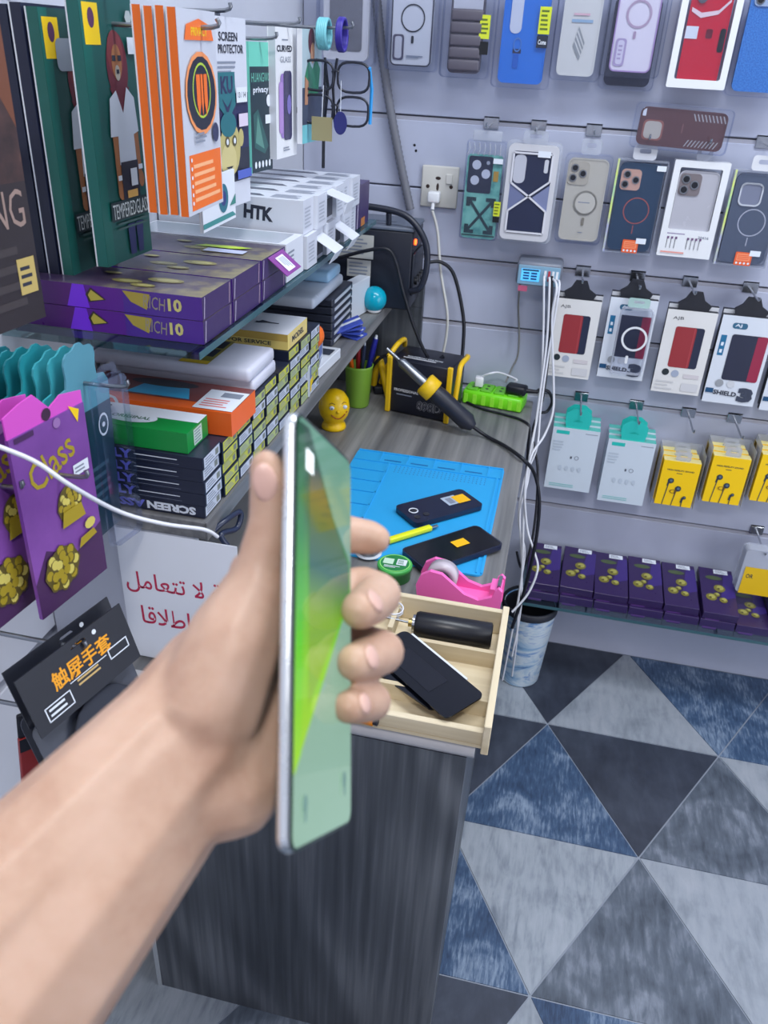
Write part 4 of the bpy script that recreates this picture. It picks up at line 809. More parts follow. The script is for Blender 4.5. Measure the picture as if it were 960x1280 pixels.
def white_box(k, lv):
    y0 = 1.182 + k * 0.0525; z0 = ZG + 0.001 + lv * 0.0485
    xr = -0.365 - (0.006 if (k + lv) % 2 else 0)
    o, w, d, h = shelf_carton('screen_protector_box', 'white box, %s layer, %s in the white stack on the glass shelf' % ('top' if lv else 'bottom', ['first', 'second', 'third', 'fourth', 'fifth', 'sixth'][k]), XL + 0.003, xr, y0, y0 + 0.051, z0, z0 + 0.0475, WH, WG, {'R': mat((206, 210, 222), 0.4)})
    c = Matrix.Translation((0, 0, h / 2))
    if lv:
        p = P(w, d, c @ FACES['T'](w, d, h)); p.poly([(0.0, 0.30), (0.72, 0.30), (0.66, 0.62), (0.0, 0.70)], mat((92, 96, 112), 0.35)).lines(0.76, 0.2, 0.97, 0.8, 4, mat((160, 168, 188), 0.4)); p.build('printed_top', o)
    if k == 0:
        p = P(w, h, c @ FACES['F'](w, d, h)); p.t('HTK', 0.70, 0.55, 0.2, 0.42, INK, 0.05, -4).lines(0.2, 0.3, 0.55, 0.75, 3, mat((150, 156, 170), 0.4)); p.build('printed_spine', o)
    p = P(d, h, c @ FACES['R'](w, d, h)); p.lines(0.15, 0.15, 0.8, 0.8, 6, mat((170, 176, 190), 0.4)); p.build('printed_end', o)
    if (k, lv) in ((2, 1), (3, 0), (1, 0)):
        M = Matrix.Translation((w / 2, 0, h * (0.95 if lv else 0.75))) @ Matrix.Rotation(math.radians(18 if lv else 30), 4, 'Y')
        B(M).box((0, -0.024, -0.0008), (0.040, 0.024, 0), WH).box((0.0392, -0.024, -0.02), (0.04, 0.024, -0.0008), WH).build('lid_flap', o)
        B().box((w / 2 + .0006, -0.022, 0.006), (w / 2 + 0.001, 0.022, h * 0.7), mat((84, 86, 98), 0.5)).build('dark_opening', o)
for k in range(6):
    for lv in range(2): white_box(k, lv)
o, w, d, h = shelf_carton('tempered_glass_box', 'dark purple box end at the far end of the glass shelf', XL + .003, -0.372, 1.50, 1.60, ZG + .001, ZG + 0.075, PDK, None, None, 'glass box')
P(d, h, Matrix.Translation((0, 0, h / 2)) @ FACES['R'](w, d, h)).poly([(0.1, 0), (0.14, 0), (0.2, 1), (0.16, 1)], mat((214, 206, 226), 0.4)).r(0.4, 0.0, 0.7, 0.2, mat((190, 120, 60), 0.4)).build('printed_end', o)

# ------------------------------------------------------------------ wooden shelf: screen boxes
SG = 'screen boxes stacked on the wooden shelf'
DKB = mat((28, 34, 56), 0.35); LBLW = mat((196, 204, 220), 0.45); LBLY = mat((196, 200, 70), 0.45); LBLG = mat((176, 190, 120), 0.45)
ordn = ['bottom', 'second up', 'third up', 'fourth up', 'fifth up', 'sixth up', 'seventh up', 'eighth up']
stk = ['nearest', 'second', 'third', 'fourth', 'fifth', 'sixth', 'seventh', 'eighth', 'ninth', 'tenth']
def label_end(o, w, d, h, mt):
    p = P(d, h, Matrix.Translation((0, 0, h / 2)) @ FACES['R'](w, d, h)); p.r(0.05, 0.08, 0.93, 0.92, mt).lines(0.12, 0.2, 0.62, 0.82, 3, INKGREY).r(0.68, 0.25, 0.86, 0.75, mat((120, 126, 120), 0.5)); p.build('end_label', o)
def screen_box(s, lv, y0, y1, z0, z1, lab, nm, mt=None):
    o, w, d, h = shelf_carton('screen_box', 'black screen box with %s end label, %s in %s wooden-shelf stack' % (nm, ordn[lv], stk[s]), XL + .004, SX - 0.0015 - (0.002 if (s + lv) % 3 == 0 else 0), y0, y1, z0, z1, mt or DKB, SG, {'T': mat((40, 46, 64), 0.3)} if not mt else None, 'screen box')
    label_end(o, w, d, h, lab)
    return o, w, d, h
Z0 = ZW + 0.0004
for lv in range(5):
    o, w, d, h = screen_box(0, lv, 0.788, 0.840, Z0 + lv * 0.0162, Z0 + lv * 0.0162 + 0.0157, LBLW, 'white')
    p = P(w, h, Matrix.Translation((0, 0, h / 2)) @ FACES['F'](w, d, h))
    if lv == 0:
        p.t('SCREEN', 0.81, 0.5, 0.28, 0.70, PAPER, 0.05, 180).t('ASSEMBLY', 0.45, 0.5, 0.42, 0.70, mat((120, 124, 226), 0.4), 0.05, 180)
    else:
        p.t('ASSEMBLY', 0.40, 0.52, 0.42, 0.78, mat((110, 116, 226), 0.4), 0.05).lines(0.62, 0.52, 0.95, 0.68, 1, PAPER).lines(0.58, 0.2, 0.97, 0.26, 1, INKGREY)
    p.build('printed_spine', o)
z = Z0 + 5 * 0.0162
o, w, d, h = shelf_carton('phone_part_box', 'green and white box with an oval badge on the nearest black stack', XL + .02, -0.388, 0.792, 0.85, z + 0.0005, z + 0.026, mat((20, 140, 62), 0.35), None)
c = Matrix.Translation((0, 0, h / 2)); p = P(w, d, c @ FACES['T'](w, d, h)); p.r(0, 0.55, 1, 1, PAPER).t('SERV', 0.3, 0.78, 0.16, 0.2, INK, 0.03, 180).e(0.58, 0.42, 0.17, 0.075, PAPER).t('ORIGINAL', 0.58, 0.42, 0.26, 0.14, mat((60, 110, 90), 0.4)); p.build('printed_top', o)
P(d, h, c @ FACES['R'](w, d, h)).r(0.3, 0.1, 0.7, 0.9, mat((190, 214, 200), 0.4)).lines(0.34, 0.15, 0.66, 0.85, 5, INKGREY).build('end_label', o)
for s in range(1, 9):
    y0 = 0.845 + (s - 1) * 0.0525; n = [5, 5, 6, 6, 6, 7, 7, 7][s - 1]
    for lv in range(n):
        lab, nm = [(LBLY, 'yellow'), (LBLW, 'white'), (LBLG, 'pale green')][(0 if s == 1 else (s * 2 + lv * (1 if s % 2 else 2)) % 3)]
        screen_box(s, lv, y0, y0 + 0.051, Z0 + lv * 0.0152, Z0 + lv * 0.0152 + 0.0147, lab, nm)
zt = Z0 + 5 * 0.0152 + .0006
o, w, d, h = shelf_carton('phone_part_box', 'orange box with a white price sticker lying on the second stack', XL + .004, -0.362, 0.862, 0.945, zt, zt + 0.031, mat((240, 104, 40), 0.35), None)
c = Matrix.Translation((0, 0, h / 2)); p = P(w, d, c @ FACES['T'](w, d, h)); p.r(0, 0.25, 1, 1, mat((120, 62, 60), 0.3)).poly([(0.35, 0.3), (0.72, 0.3), (0.66, 0.7), (0.4, 0.75)], mat((60, 170, 216), 0.3)).e(0.5, 0.8, 0.2, 0.05, mat((30, 34, 44), 0.3)); p.build('printed_top', o)
p = P(w, h, c @ FACES['F'](w, d, h)); p.t('SSD', 0.32, 0.6, 0.14, 0.7, PAPER, 0.04, 90).t('U', 0.22, 0.55, 0.06, 0.6, PAPER, 0.04).build('printed_spine', o)
p = P(0.052, 0.062, Matrix.Translation((w / 2 - 0.026, -0.008, h + .0008)) @ Matrix.Rotation(-PI / 2, 4, 'X')); p.r(0, 0, 1, 1, PAPER).lines(0.1, 0.1, 0.9, 0.55, 4, mat((220, 120, 120), 0.5)).r(0.4, 0.65, 0.9, 0.9, INKGREY); p.build('price_sticker', o)
CL = mat((206, 208, 224), 0.35)
for k, (y0, zz, yy) in enumerate(((0.965, Z0 + 5 * .0152 + .0165, 1.058), (0.952, Z0 + 6 * .0152 + .0205, 1.052))):
    o = thing('plastic_case_box', ['lower white plastic clamshell under its yellow-banded twin', 'white plastic clamshell with a yellow and black band on top'][k], 'box', ((XL + SX) / 2, (y0 + yy) / 2, zz), group=None)
    w, d, h = 0.224, yy - y0, 0.0195
    B().bbox((-w / 2, -d / 2, 0), (w / 2, d / 2, h), CL, 0.0055, seg=2).build('shell', o)
    if k:
        p = P(w, d, Matrix.Translation((0, 0, h / 2)) @ FACES['T'](w, d, h)); p.r(0.56, 0.0, 0.74, 1, mat((150, 140, 50), 0.4)).r(0.58, 0.3, 0.72, 0.6, INK).r(0.58, 0.65, 0.72, 0.95, INK).r(0.56, 0.0, 0.74, 0.12, YELLOW); p.build('printed_band', o)
o, w, d, h = shelf_carton('phone_part_box', 'white-topped cream box with a yellow spine on the fifth stack', -0.52, -0.372, 1.110, 1.205, Z0 + 7 * .0152 + .0006, Z0 + 7 * .0152 + .024, mat((228, 206, 120), 0.4), None)
c = Matrix.Translation((0, 0, h / 2)); P(w, d, c @ FACES['T'](w, d, h)).r(0.0, 0.0, 1, 1, mat((216, 218, 228), 0.4)).poly([(0.55, 0.42), (0.75, 0.5), (0.6, 0.6)], INK).r(0.55, 0.47, 0.8, 0.52, INK).build('printed_top', o)
p = P(w, h, c @ FACES['F'](w, d, h)); p.r(0, 0.55, 1, 1, mat((190, 160, 80), 0.4)).t('FOR SERVICE', 0.6, 0.35, 0.45, 0.25, INK, 0.02).build('printed_spine', o)
P(d, h, c @ FACES['R'](w, d, h)).r(0.1, 0.1, 0.9, 0.9, mat((222, 200, 130), 0.4)).t('MODEL', 0.5, 0.5, 0.6, 0.4, INK, 0.04).build('end_label', o)
o = thing('cloth_scrap', 'small orange rag on the stacked boxes', 'rag', (-0.395, 1.285, Z0 + 0.0515)); B().bbox((-0.02, -0.012, 0), (0.016, 0.03, 0.034), ORANGE, 0.006).ball((0.012, 0.012, 0.02), (0.012, 0.02, 0.018), ORANGE).build('rag', o)
# far stacks: slim dark cases, blue wrapped stack, leaning boxes
for k in range(6):
    o = thing('memory_case', 'slim dark case, %s in the far ribbed stack on the wooden shelf' % ordn[k], 'case', (-0.478, 1.53, Z0 + 0.001 + k * 0.0152), group='slim cases in the far ribbed stack'); B().bbox((-0.09, -0.075, 0), (0.078, 0.075, 0.0142), mat((44, 48, 62), 0.4), 0.002, seg=1).build('shell', o)
    P(0.15, 0.0142, Matrix.Translation((0.078, 0, 0.0071)) @ Matrix.Rotation(PI / 2, 4, 'Z')).r(0.1, 0.25, 0.9, 0.7, mat((190, 196, 206), 0.4)).build('end_label', o)
o = thing('plastic_case_box', 'wrapped pale blue plastic box on the far ribbed stack', 'box', (-0.485, 1.47, Z0 + 0.0935)); B().bbox((-0.1, -0.1, 0), (0.075, 0.1, 0.02), mat((190, 200, 216), 0.25), 0.006).build('shell', o); B().bbox((-0.095, 0.01, 0.0202), (0.07, 0.096, 0.04), mat((150, 190, 222), 0.2), 0.005).build('wrapped_bundle', o)
o = thing('leaning_box', 'long pale box leaning on the shelf beside the far stack', 'box', M=Matrix.Translation((-0.392, 1.255, Z0 + 0.0015)) @ Matrix.Rotation(math.radians(8), 4, 'Z'), group=None); B().box((-0.02, -0.06, 0), (0.018, 0.09, 0.05), mat((196, 204, 216), 0.4)).build('carton', o); P(0.15, 0.05, Matrix.Translation((0.018, 0.015, 0.025)) @ Matrix.Rotation(PI / 2, 4, 'Z')).r(0.05, 0.55, 0.95, 0.95, mat((90, 110, 170), 0.4)).r(0.05, 0.1, 0.5, 0.5, YELLOW).lines(0.55, 0.1, 0.95, 0.5, 4, INKGREY).build('printed_side', o)
o = thing('small_white_box', 'small flat white box with a dark window near the shelf edge', 'box', (-0.398, 1.345, Z0), (0, 0, math.radians(-3))); B().bbox((-0.030, -0.085, 0), (0.026, 0.06, 0.019), mat((214, 218, 226), 0.4), 0.001, seg=1).build('carton', o)
P(0.056, 0.145, Matrix.Translation((-0.002, -0.0125, 0.0194)) @ Matrix.Rotation(-PI / 2, 4, 'X')).r(0.25, 0.68, 0.9, 0.9, mat((60, 66, 80), 0.4)).lines(0.2, 0.3, 0.85, 0.6, 3, INKGREY).build('printed_top', o)
o = thing('leaflet_bundle', 'crumpled blue and white leaflets at the shelf edge', 'leaflet', (-0.39, 1.545, Z0))
for k in range(4):
    M = Matrix.Translation((0.0, -0.006 * k, 0.002 + 0.007 * k)) @ Matrix.Rotation(math.radians(-15 + 14 * k), 4, 'Z') @ Matrix.Rotation(math.radians(6 - 9 * k), 4, 'Y')
    B(M).box((-0.04, -0.022, 0), (0.03, 0.022, 0.004), mat((58, 80, 180), 0.4)).box((-0.038, -0.004, 0.0041), (0.03, 0.006, 0.0045), PAPER).build('leaflet', o)
o = thing('small_white_box', 'upright white box in front of the black power supply', 'box', (-0.415, 1.682, Z0), (0, 0, math.radians(-10))); B().bbox((-0.012, -0.05, 0), (0.014, 0.05, 0.074), mat((206, 212, 222), 0.4), 0.001, seg=1).build('carton', o)
o = thing('ball_lamp', 'turquoise ball peeping from behind the upright white box', 'ball', (-0.380, 1.722, Z0)); B().ball((0, 0, 0.028), 0.027, mat((0, 160, 186), 0.2)).build('ball', o); B().lathe([(0.012, 0), (0.016, 0.004), (0.014, 0.008)], WHITE).build('foot', o)
# black power supply with tube handle
o = thing('power_supply', 'black power supply with grey top, tube handle and glowing red light', 'power supply', (-0.40, 1.83, Z0 + .001))
BK = mat((24, 28, 42), 0.45); GT = mat((98, 106, 122), 0.45)
B().bbox((-0.13, -0.075, 0), (0.09, 0.05, 0.165), BK, 0.003).build('housing', o)
B().bbox((-0.132, -0.077, 0.1655), (0.092, 0.052, 0.174), GT, 0.003).build('top_cover', o)
p = P(0.22, 0.165, Matrix.Translation((-0.02, -0.0755, 0.0825))); p.r(0.24, 0.62, 0.62, 0.92, mat((190, 190, 186), 0.5)).lines(0.27, 0.66, 0.6, 0.88, 5, INKGREY).r(0.36, 0.38, 0.60, 0.6, mat((186, 186, 184), 0.5)).lines(0.38, 0.4, 0.58, 0.58, 4, INKGREY).build('rating_label', o)
B().cyl((0.0905, -0.05, 0.142), (0.094, -0.05, 0.142), 0.006, mat((255, 70, 20), 0.3, emit=6.0)).build('power_light', o, label='glowing red indicator')
b = B(); b.bbox((0.0905, -0.07, 0.03), (0.096, 0.045, 0.12), mat((40, 44, 56), 0.5), 0.002)
for i in range(4): b.cyl((0.096, -0.05 + i * .026, 0.06), (0.102, -0.05 + i * .026, 0.06), 0.008, BLACK)
b.build('control_panel', o)
HT = mat((34, 38, 52), 0.4)
B().cable([(-0.11, -0.05, 0.175), (-0.105, -0.06, 0.205), (-0.05, -0.066, 0.209), (0.04, -0.07, 0.205), (0.085, -0.075, 0.19), (0.118, -0.08, 0.15), (0.125, -0.08, 0.10), (0.115, -0.08, 0.055), (0.092, -0.072, 0.042)], 0.007, HT, 10, 6).build('handle', o)
B().cyl((0.035, -0.066, 0.176), (0.035, -0.07, 0.2), 0.006, HT).build('handle_post', o)
b = B().ball((0.01, -0.02, 0.174), (0.035, 0.012, 0.002), mat((80, 88, 104), 0.4)); b.build('top_recess', o)
for i in range(4): B().cyl(((-0.12, 0.08)[i % 2], (-0.06, 0.035)[i // 2], -0.0005), ((-0.12, 0.08)[i % 2], (-0.06, 0.035)[i // 2], 0.001), 0.008, BLACK).build('foot', o)
# ------------------------------------------------------------------ socket, conduit, charger on the back wall
o = thing('wall_socket', 'cream double wall socket plate with a white plug in it', 'socket', (-0.284, YB, 1.186))
CRM = mat((206, 204, 198), 0.4)
B().bbox((-0.041, -0.009, -0.043), (0.041, -0.0002, 0.043), CRM, 0.003).build('plate', o)
b = B()
for x, z, rx, rz in ((-0.004, 0.018, 0.006, 0.0035), (-0.026, 0.0, 0.0042, 0.0042), (-0.004, 0.0, 0.003, 0.008), (0.026, 0.002, 0.004, 0.004)): b.add([(x + rx * math.cos(a), -0.0094, z + rz * math.sin(a)) for a in [2 * PI * i / 14 for i in range(14)]], [tuple(range(14))], mat((50, 34, 30), 0.5))
b.build('socket_hole', o)
B().bbox((0.014, -0.013, 0.008), (0.028, -0.009, 0.028), mat((222, 220, 214), 0.35), 0.001, seg=1).build('switch', o)
o = thing('power_plug', 'white plug pushed into the lower left socket', 'plug', (-0.292, YB - 0.0095, 1.168)); B().bbox((-0.013, -0.026, -0.012), (0.013, 0, 0.010), WHITE, 0.003).cyl((0, -0.02, -0.012), (0, -0.024, -0.026), 0.004, WHITE).build('plug', o)
WC = mat((206, 206, 202), 0.4)
def cable(name, label, pts, r, mt, group=None, seg=6):
    o = B().cable(pts, r, mt, seg).build(name); return tag(o, label, 'cable', group)
cable('power_cable', 'off-white cable running down the wall from the white plug', [(-0.292, YB - 0.034, 1.140), (-0.2775, 1.8850, 1.0944), (-0.2630, 1.8850, 1.0073), (-0.2402, 1.8850, 0.9172), (-0.2377, 1.8900, 0.8583), (-0.2431, 1.8900, 0.8082)], 0.0035, WC)
cd = mat((110, 112, 122), 0.45)
b = B(); pts = smooth_path([(-0.4512, 1.8950, 1.6099), (-0.4395, 1.8950, 1.5299), (-0.4255, 1.8950, 1.4462), (-0.4031, 1.8950, 1.3437), (-0.3741, 1.8950, 1.2357), (-0.3443, 1.8950, 1.1350)], 22)
b.tube(pts, [0.0092 + (0.0007 if i % 2 else -0.0007) for i in range(len(pts))], cd, 10); tag(b.build('conduit'), 'grey ribbed conduit running down the back wall', 'conduit')
cable('power_cable', 'thin dark cable hanging in the wall corner', [(-0.5437, 1.8900, 1.4112), (-0.5459, 1.8900, 1.3043), (-0.5465, 1.8900, 1.2073)], 0.004, SOFTBLACK)
o = thing('usb_charger', 'grey charging station with lit blue display and white cables', 'charger', (-0.04, YB - 0.004, 1.033))
B().bbox((-0.05, -0.075, -0.024), (0.048, 0, 0.028), mat((112, 118, 132), 0.35), 0.008).build('housing', o)
B().bbox((-0.046, -0.0775, -0.021), (0.044, -0.0745, 0.020), mat((128, 166, 190), 0.3), 0.001, seg=1).build('front_panel', o)
p = P(0.040, 0.026, Matrix.Translation((-0.019, -0.078, 0.0))); p.r(0, 0, 1, 1, mat((84, 180, 236), 0.3, emit=0.5)).r(0.06, 0.84, 0.94, 0.96, NAVY)
for x in (0.12, 0.54):
    for i in range(3): p.r(x, 0.14 + i * .23, x + 0.32, 0.27 + i * .23, mat((24, 70, 130), 0.3))
p.build('display', o, label='lit blue display')
b = B()
for k in range(4): b.box((0.010 + k * .0085, -0.079, -0.010), (0.015 + k * .0085, -0.0774, 0.012), WHITE if k != 1 else mat((180, 60, 70), 0.4))
b.build('port', o)
P(0.02, 0.012, Matrix.Translation((-0.032, -0.0775, -0.03))).r(0, 0, 1, 1, mat((190, 90, 120), 0.4)).build('sticker', o)
CW = mat((222, 224, 232), 0.4)
G = 'white charging cables hanging by the counter edge'
cable('charging_cable', 'white cable dropping straight from the charger to the counter edge', [(-0.027, 1.83, 1.03), (-0.0273, 1.8000, 1.0291), (-0.0121, 1.8000, 0.9114), (0.0021, 1.7900, 0.7660), (-0.0021, 1.7400, 0.6466), (0.0045, 1.7000, 0.5208), (0.0217, 1.6600, 0.3698), (0.0198, 1.6400, 0.2165), (0.0150, 1.6600, 0.0445)], 0.0026, CW)
cable('charging_cable', 'white cable bending left at the power strip beside the counter edge', [(-0.018, 1.83, 1.03), (-0.0149, 1.8000, 1.0253), (-0.0035, 1.8000, 0.9124), (-0.0007, 1.7900, 0.8233), (0.0005, 1.7700, 0.6945), (0.0025, 1.7300, 0.5899), (-0.0046, 1.7000, 0.5193), (0.0160, 1.6800, 0.4017), (0.0318, 1.6600, 0.2776), (0.0294, 1.6600, 0.1271)], 0.0026, CW)
cable('charging_cable', 'white cable swinging wide past the first charger box', [(-0.01, 1.83, 1.03), (0.0014, 1.8000, 1.0184), (0.0016, 1.8000, 0.9488), (0.0267, 1.8000, 0.8042), (0.0348, 1.7900, 0.7410), (0.0234, 1.7700, 0.6877), (0.0015, 1.7200, 0.6563), (-0.0020, 1.7000, 0.5834), (0.0174, 1.6900, 0.4852), (0.0421, 1.6600, 0.4414), (0.0554, 1.6400, 0.4074), (0.0422, 1.6200, 0.3500), (0.0120, 1.6000, 0.3045)], 0.0028, CW)
cable('charging_cable', 'white cable coiling low beside the counter edge above the bin', [(0.0, 1.83, 1.028), (0.0069, 1.8000, 1.0156), (0.0053, 1.8000, 0.8768), (0.0066, 1.7800, 0.7509), (0.0113, 1.7500, 0.6644), (-0.0065, 1.7200, 0.5934), (-0.0055, 1.7000, 0.4974), (0.0205, 1.6800, 0.4252), (0.0220, 1.6600, 0.3233), (0.0347, 1.6600, 0.1796), (0.0379, 1.6800, 0.0465)], 0.0024, CW)
BC = mat((22, 24, 34), 0.45)
cable('power_cable', 'black cable hanging in the white cable bundle by the counter', [(-0.0126, 1.8300, 1.0357), (0.0034, 1.8100, 0.9102), (0.0074, 1.7900, 0.7667), (-0.0031, 1.7700, 0.6940), (0.0202, 1.7500, 0.6143), (0.0321, 1.7200, 0.5146), (0.0318, 1.6900, 0.4211), (0.0190, 1.6800, 0.3794), (0.0020, 1.6700, 0.4279)], 0.0032, BC)
cable('power_cable', 'grey thin cable on the wall from charger to power strip', [(-0.082, 1.895, 1.02), (-0.0791, 1.8950, 0.9507), (-0.0676, 1.8950, 0.8766), (-0.0649, 1.8900, 0.8299), (-0.0738, 1.8800, 0.8024), (-0.0835, 1.8600, 0.7723)], 0.0022, mat((120, 120, 118), 0.5))

# ------------------------------------------------------------------ on the counter
o = thing('power_strip', 'lime green power strip at the back edge of the counter', 'power strip', (-0.105, 1.86, ZT), (0, 0, math.radians(-8)))
LG = mat((120, 226, 30), 0.35)
B().bbox((-0.073, -0.033, 0.0005), (0.073, 0.033, 0.034), LG, 0.006).build('housing', o)
b = B()
for k in range(4): b.bbox((-0.066 + k * .033, -0.024, 0.034), (-0.038 + k * .033, 0.026, 0.0375), mat((104, 190, 40), 0.4), 0.003, seg=1); b.cyl((-0.052 + k * .033, -0.008, 0.0376), (-0.052 + k * .033, -0.008, 0.0378), 0.004, SOFTBLACK, seg=8); b.cyl((-0.052 + k * .033, 0.01, 0.0376), (-0.052 + k * .033, 0.01, 0.0378), 0.004, SOFTBLACK, seg=8)
b.build('socket', o)
for k in range(7): B().bbox((-0.068 + k * .0215, -0.0336, 0.004), (-0.058 + k * .0215, -0.0325, 0.028), mat((150, 240, 60), 0.35), 0.0005, seg=1).build('ridge', o)
o = thing('power_plug', 'black plug in the right end of the lime power strip', 'plug', (-0.055, 1.847, ZT + 0.038), (0, 0, math.radians(-12))); B().bbox((-0.024, -0.016, 0), (0.024, 0.016, 0.022), BC, 0.006).cyl((0.02, 0, 0.011), (0.05, 0.006, 0.012), 0.006, BC, 0.004).build('plug', o)
cable('power_cable', 'black cable looping behind the bundle from the black plug', [(-0.008, 1.842, ZT + 0.05), (-0.0015, 1.8500, 0.7686), (0.0196, 1.8600, 0.7617), (0.0306, 1.8700, 0.7351), (0.0230, 1.8700, 0.7095), (0.0086, 1.8600, 0.7074)], 0.0038, BC)
o = thing('power_plug', 'small white plug in the left of the lime power strip', 'plug', (-0.146, 1.866, ZT + 0.038)); B().bbox((-0.010, -0.010, 0), (0.010, 0.010, 0.024), WHITE, 0.003).build('plug', o)
cable('power_cable', 'short white lead arching over the lime power strip', [(-0.146, 1.866, ZT + 0.06), (-0.1235, 1.8600, 0.7891), (-0.1000, 1.8700, 0.7906), (-0.0603, 1.8600, 0.7833), (-0.062, 1.86, ZT + 0.062)], 0.0026, CW)
o = thing('soldering_station', 'black and yellow soldering station on the counter', 'soldering station', (-0.268, 1.722, ZT + .001), (0, 0, math.radians(-11)))
SBK = mat((26, 29, 44), 0.4); YL = mat((236, 192, 24), 0.4)
B().bbox((-0.072, -0.004, 0.001), (0.072, 0.10, 0.128), SBK, 0.004).build('housing', o)
for x in (-0.078, 0.066): B().bbox((x, -0.010, 0), (x + 0.012, -0.002, 0.132), YL, 0.002, seg=1).build('corner_strip', o)
b = B()
b.tube(smooth_path([(0.078, -0.008, 0.03), (0.088, -0.008, 0.05), (0.092, -0.006, 0.11), (0.09, 0.01, 0.136), (0.088, 0.06, 0.138), (0.078, 0.09, 0.13)], 4), 0.006, YL, 8); b.build('handle', o)
B().tube(smooth_path([(-0.078, 0.0, 0.128), (-0.07, 0.03, 0.15), (-0.07, 0.07, 0.15), (-0.078, 0.095, 0.128)], 4), 0.006, YL, 8).build('handle', o)
p = P(0.13, 0.12, Matrix.Translation((0, -0.0045, 0.064))); p.t('PROFESSIONAL', 0.28, 0.44, 0.46, 0.055, mat((214, 214, 220), 0.4), 0.03).lines(0.1, 0.33, 0.5, 0.38, 1, INKGREY).t('898D', 0.72, 0.20, 0.46, 0.20, mat((150, 150, 156), 0.4), 0.05).t('898D', 0.72, 0.20, 0.45, 0.185, mat((34, 36, 50), 0.4), 0.0); p.poly([(0.84, 0.30), (0.9, 0.30), (0.9, 0.36)], RED); p.build('front_lettering', o)
P(0.12, 0.09, Matrix.Translation((0, 0.05, 0.1284)) @ Matrix.Rotation(-PI / 2, 4, 'X')).r(0.1, 0.1, 0.75, 0.16, mat((214, 216, 224), 0.4)).t('SOLDERING STATION', 0.5, 0.24, 0.7, 0.09, PAPER, 0.02).build('top_lettering', o)
for x in (-0.06, 0.06):
    for y in (0.01, 0.09): B().cyl((x, y, -0.001), (x, y, 0.002), 0.007, BLACK, seg=10).build('foot', o)
# hot air handpiece
o = tag(B().build('hot_air_gun') if False else bpy.data.objects.new('hot_air_gun', None), 'black hot air handpiece with steel nozzle and yellow collar leaning before the station', 'hot air gun'); COL.objects.link(o)
A0 = Vector((-0.337, 1.672, 0.884)); A1 = Vector((-0.132, 1.655, 0.736)); ax = (A1 - A0)
def ap(t): return tuple(A0 + ax * t)
B().tube([ap(0), ap(0.14)], 0.0042, STEEL, 10).tube([ap(0.14), ap(0.17), ap(0.45)], [0.005, 0.0105, 0.0115], STEEL, 14).build('nozzle', o)
B().tube([ap(0.43), ap(0.44), ap(0.545), ap(0.55)], [0.021, 0.0255, 0.0255, 0.021], YL, 18).build('collar', o, label='yellow collar')
B().tube([ap(0.55), ap(0.60), ap(0.8), ap(0.93), ap(1.0)], [0.0185, 0.0205, 0.0195, 0.0205, 0.010], mat((30, 34, 48), 0.45), 16).build('grip', o)
cable('hot_air_hose', 'black cord from the hot air handpiece over the counter edge', [ap(0.98), (-0.1005, 1.6491, 0.7220), (-0.0549, 1.6083, 0.7220), (-0.0120, 1.5534, 0.7220), (0.0136, 1.6000, 0.6718), (0.0317, 1.6000, 0.6162), (0.0389, 1.6000, 0.5406), (0.0382, 1.6000, 0.4559), (0.0325, 1.6200, 0.3526), (0.0180, 1.6200, 0.2434)], 0.0042, BC)
cable('power_cable', 'black cord along the back of the counter before the lime strip', [(-0.1867, 1.8520, 0.7210), (-0.1333, 1.8124, 0.7190), (-0.0747, 1.7920, 0.7190), (-0.0324, 1.7721, 0.7190), (-0.0116, 1.7500, 0.7112), (-0.0085, 1.7500, 0.6614), (-0.0011, 1.7400, 0.5844)], 0.0032, BC)
cable('power_cable', 'thick black cable draping from the power supply to the station', [(-0.4648, 1.7450, 1.0490), (-0.4109, 1.7400, 1.0685), (-0.3638, 1.7380, 1.0783), (-0.3422, 1.7400, 1.0567), (-0.3208, 1.7400, 0.9910), (-0.2885, 1.7500, 0.9033), (-0.2542, 1.7700, 0.8363), (-0.225, 1.775, 0.848)], 0.0042, BC)
cable('power_cable', 'black cable from the power supply down behind the station', [(-0.2903, 1.8600, 1.0315), (-0.2608, 1.8700, 1.0323), (-0.2303, 1.8800, 1.0027), (-0.2019, 1.8850, 0.9119), (-0.1949, 1.8800, 0.8468), (-0.1939, 1.8700, 0.7908)], 0.0042, BC)
# cup, stress head, yellow pliers
o = thing('pen_cup', 'green plastic cup of pens and scissors on the counter', 'cup', (-0.414, 1.745, ZT))
CGN = mat((132, 178, 62), 0.35)
B().lathe([(0.001, 0.001), (0.024, 0.0005), (0.026, 0.004), (0.032, 0.095), (0.0335, 0.1), (0.031, 0.1), (0.025, 0.006), (0.001, 0.005)], CGN, 24).build('cup_body', o)
for nm, lab, mt, dx, dy, tx, ty, L, r in (('pen', 'dark blue pen in the green cup', mat((36, 40, 150), 0.35), 0.012, 0.004, 0.30, 0.05, 0.155, 0.0065), ('pen', 'red pen in the green cup', mat((150, 30, 40), 0.35), -0.006, 0.0, 0.05, 0.0, 0.135, 0.0055), ('pen', 'slim dark pen in the green cup', mat((50, 60, 90), 0.35), 0.004, -0.006, 0.12, 0.0, 0.14, 0.004), ('scissors', 'orange handled scissors in the green cup', ORANGE, -0.015, -0.004, -0.12, 0.0, 0.112, 0.005)):
    q = thing(nm, lab, nm, (-0.414 + dx * .4, 1.745 + dy * .4, ZT + 0.0065))
    e = Vector((tx * L * .5 + dx * .5, ty * L, L)); B().tube([(0, 0, 0), tuple(e * 0.72), tuple(e * 0.73), tuple(e)], [r, r, r * 1.15, r * 0.9], mt, 8).build('barrel', q)
    if nm == 'pen': B().tube([tuple(e), tuple(e * 1.05)], [r * .6, r * .4], PAPER, 8).build('cap', q)
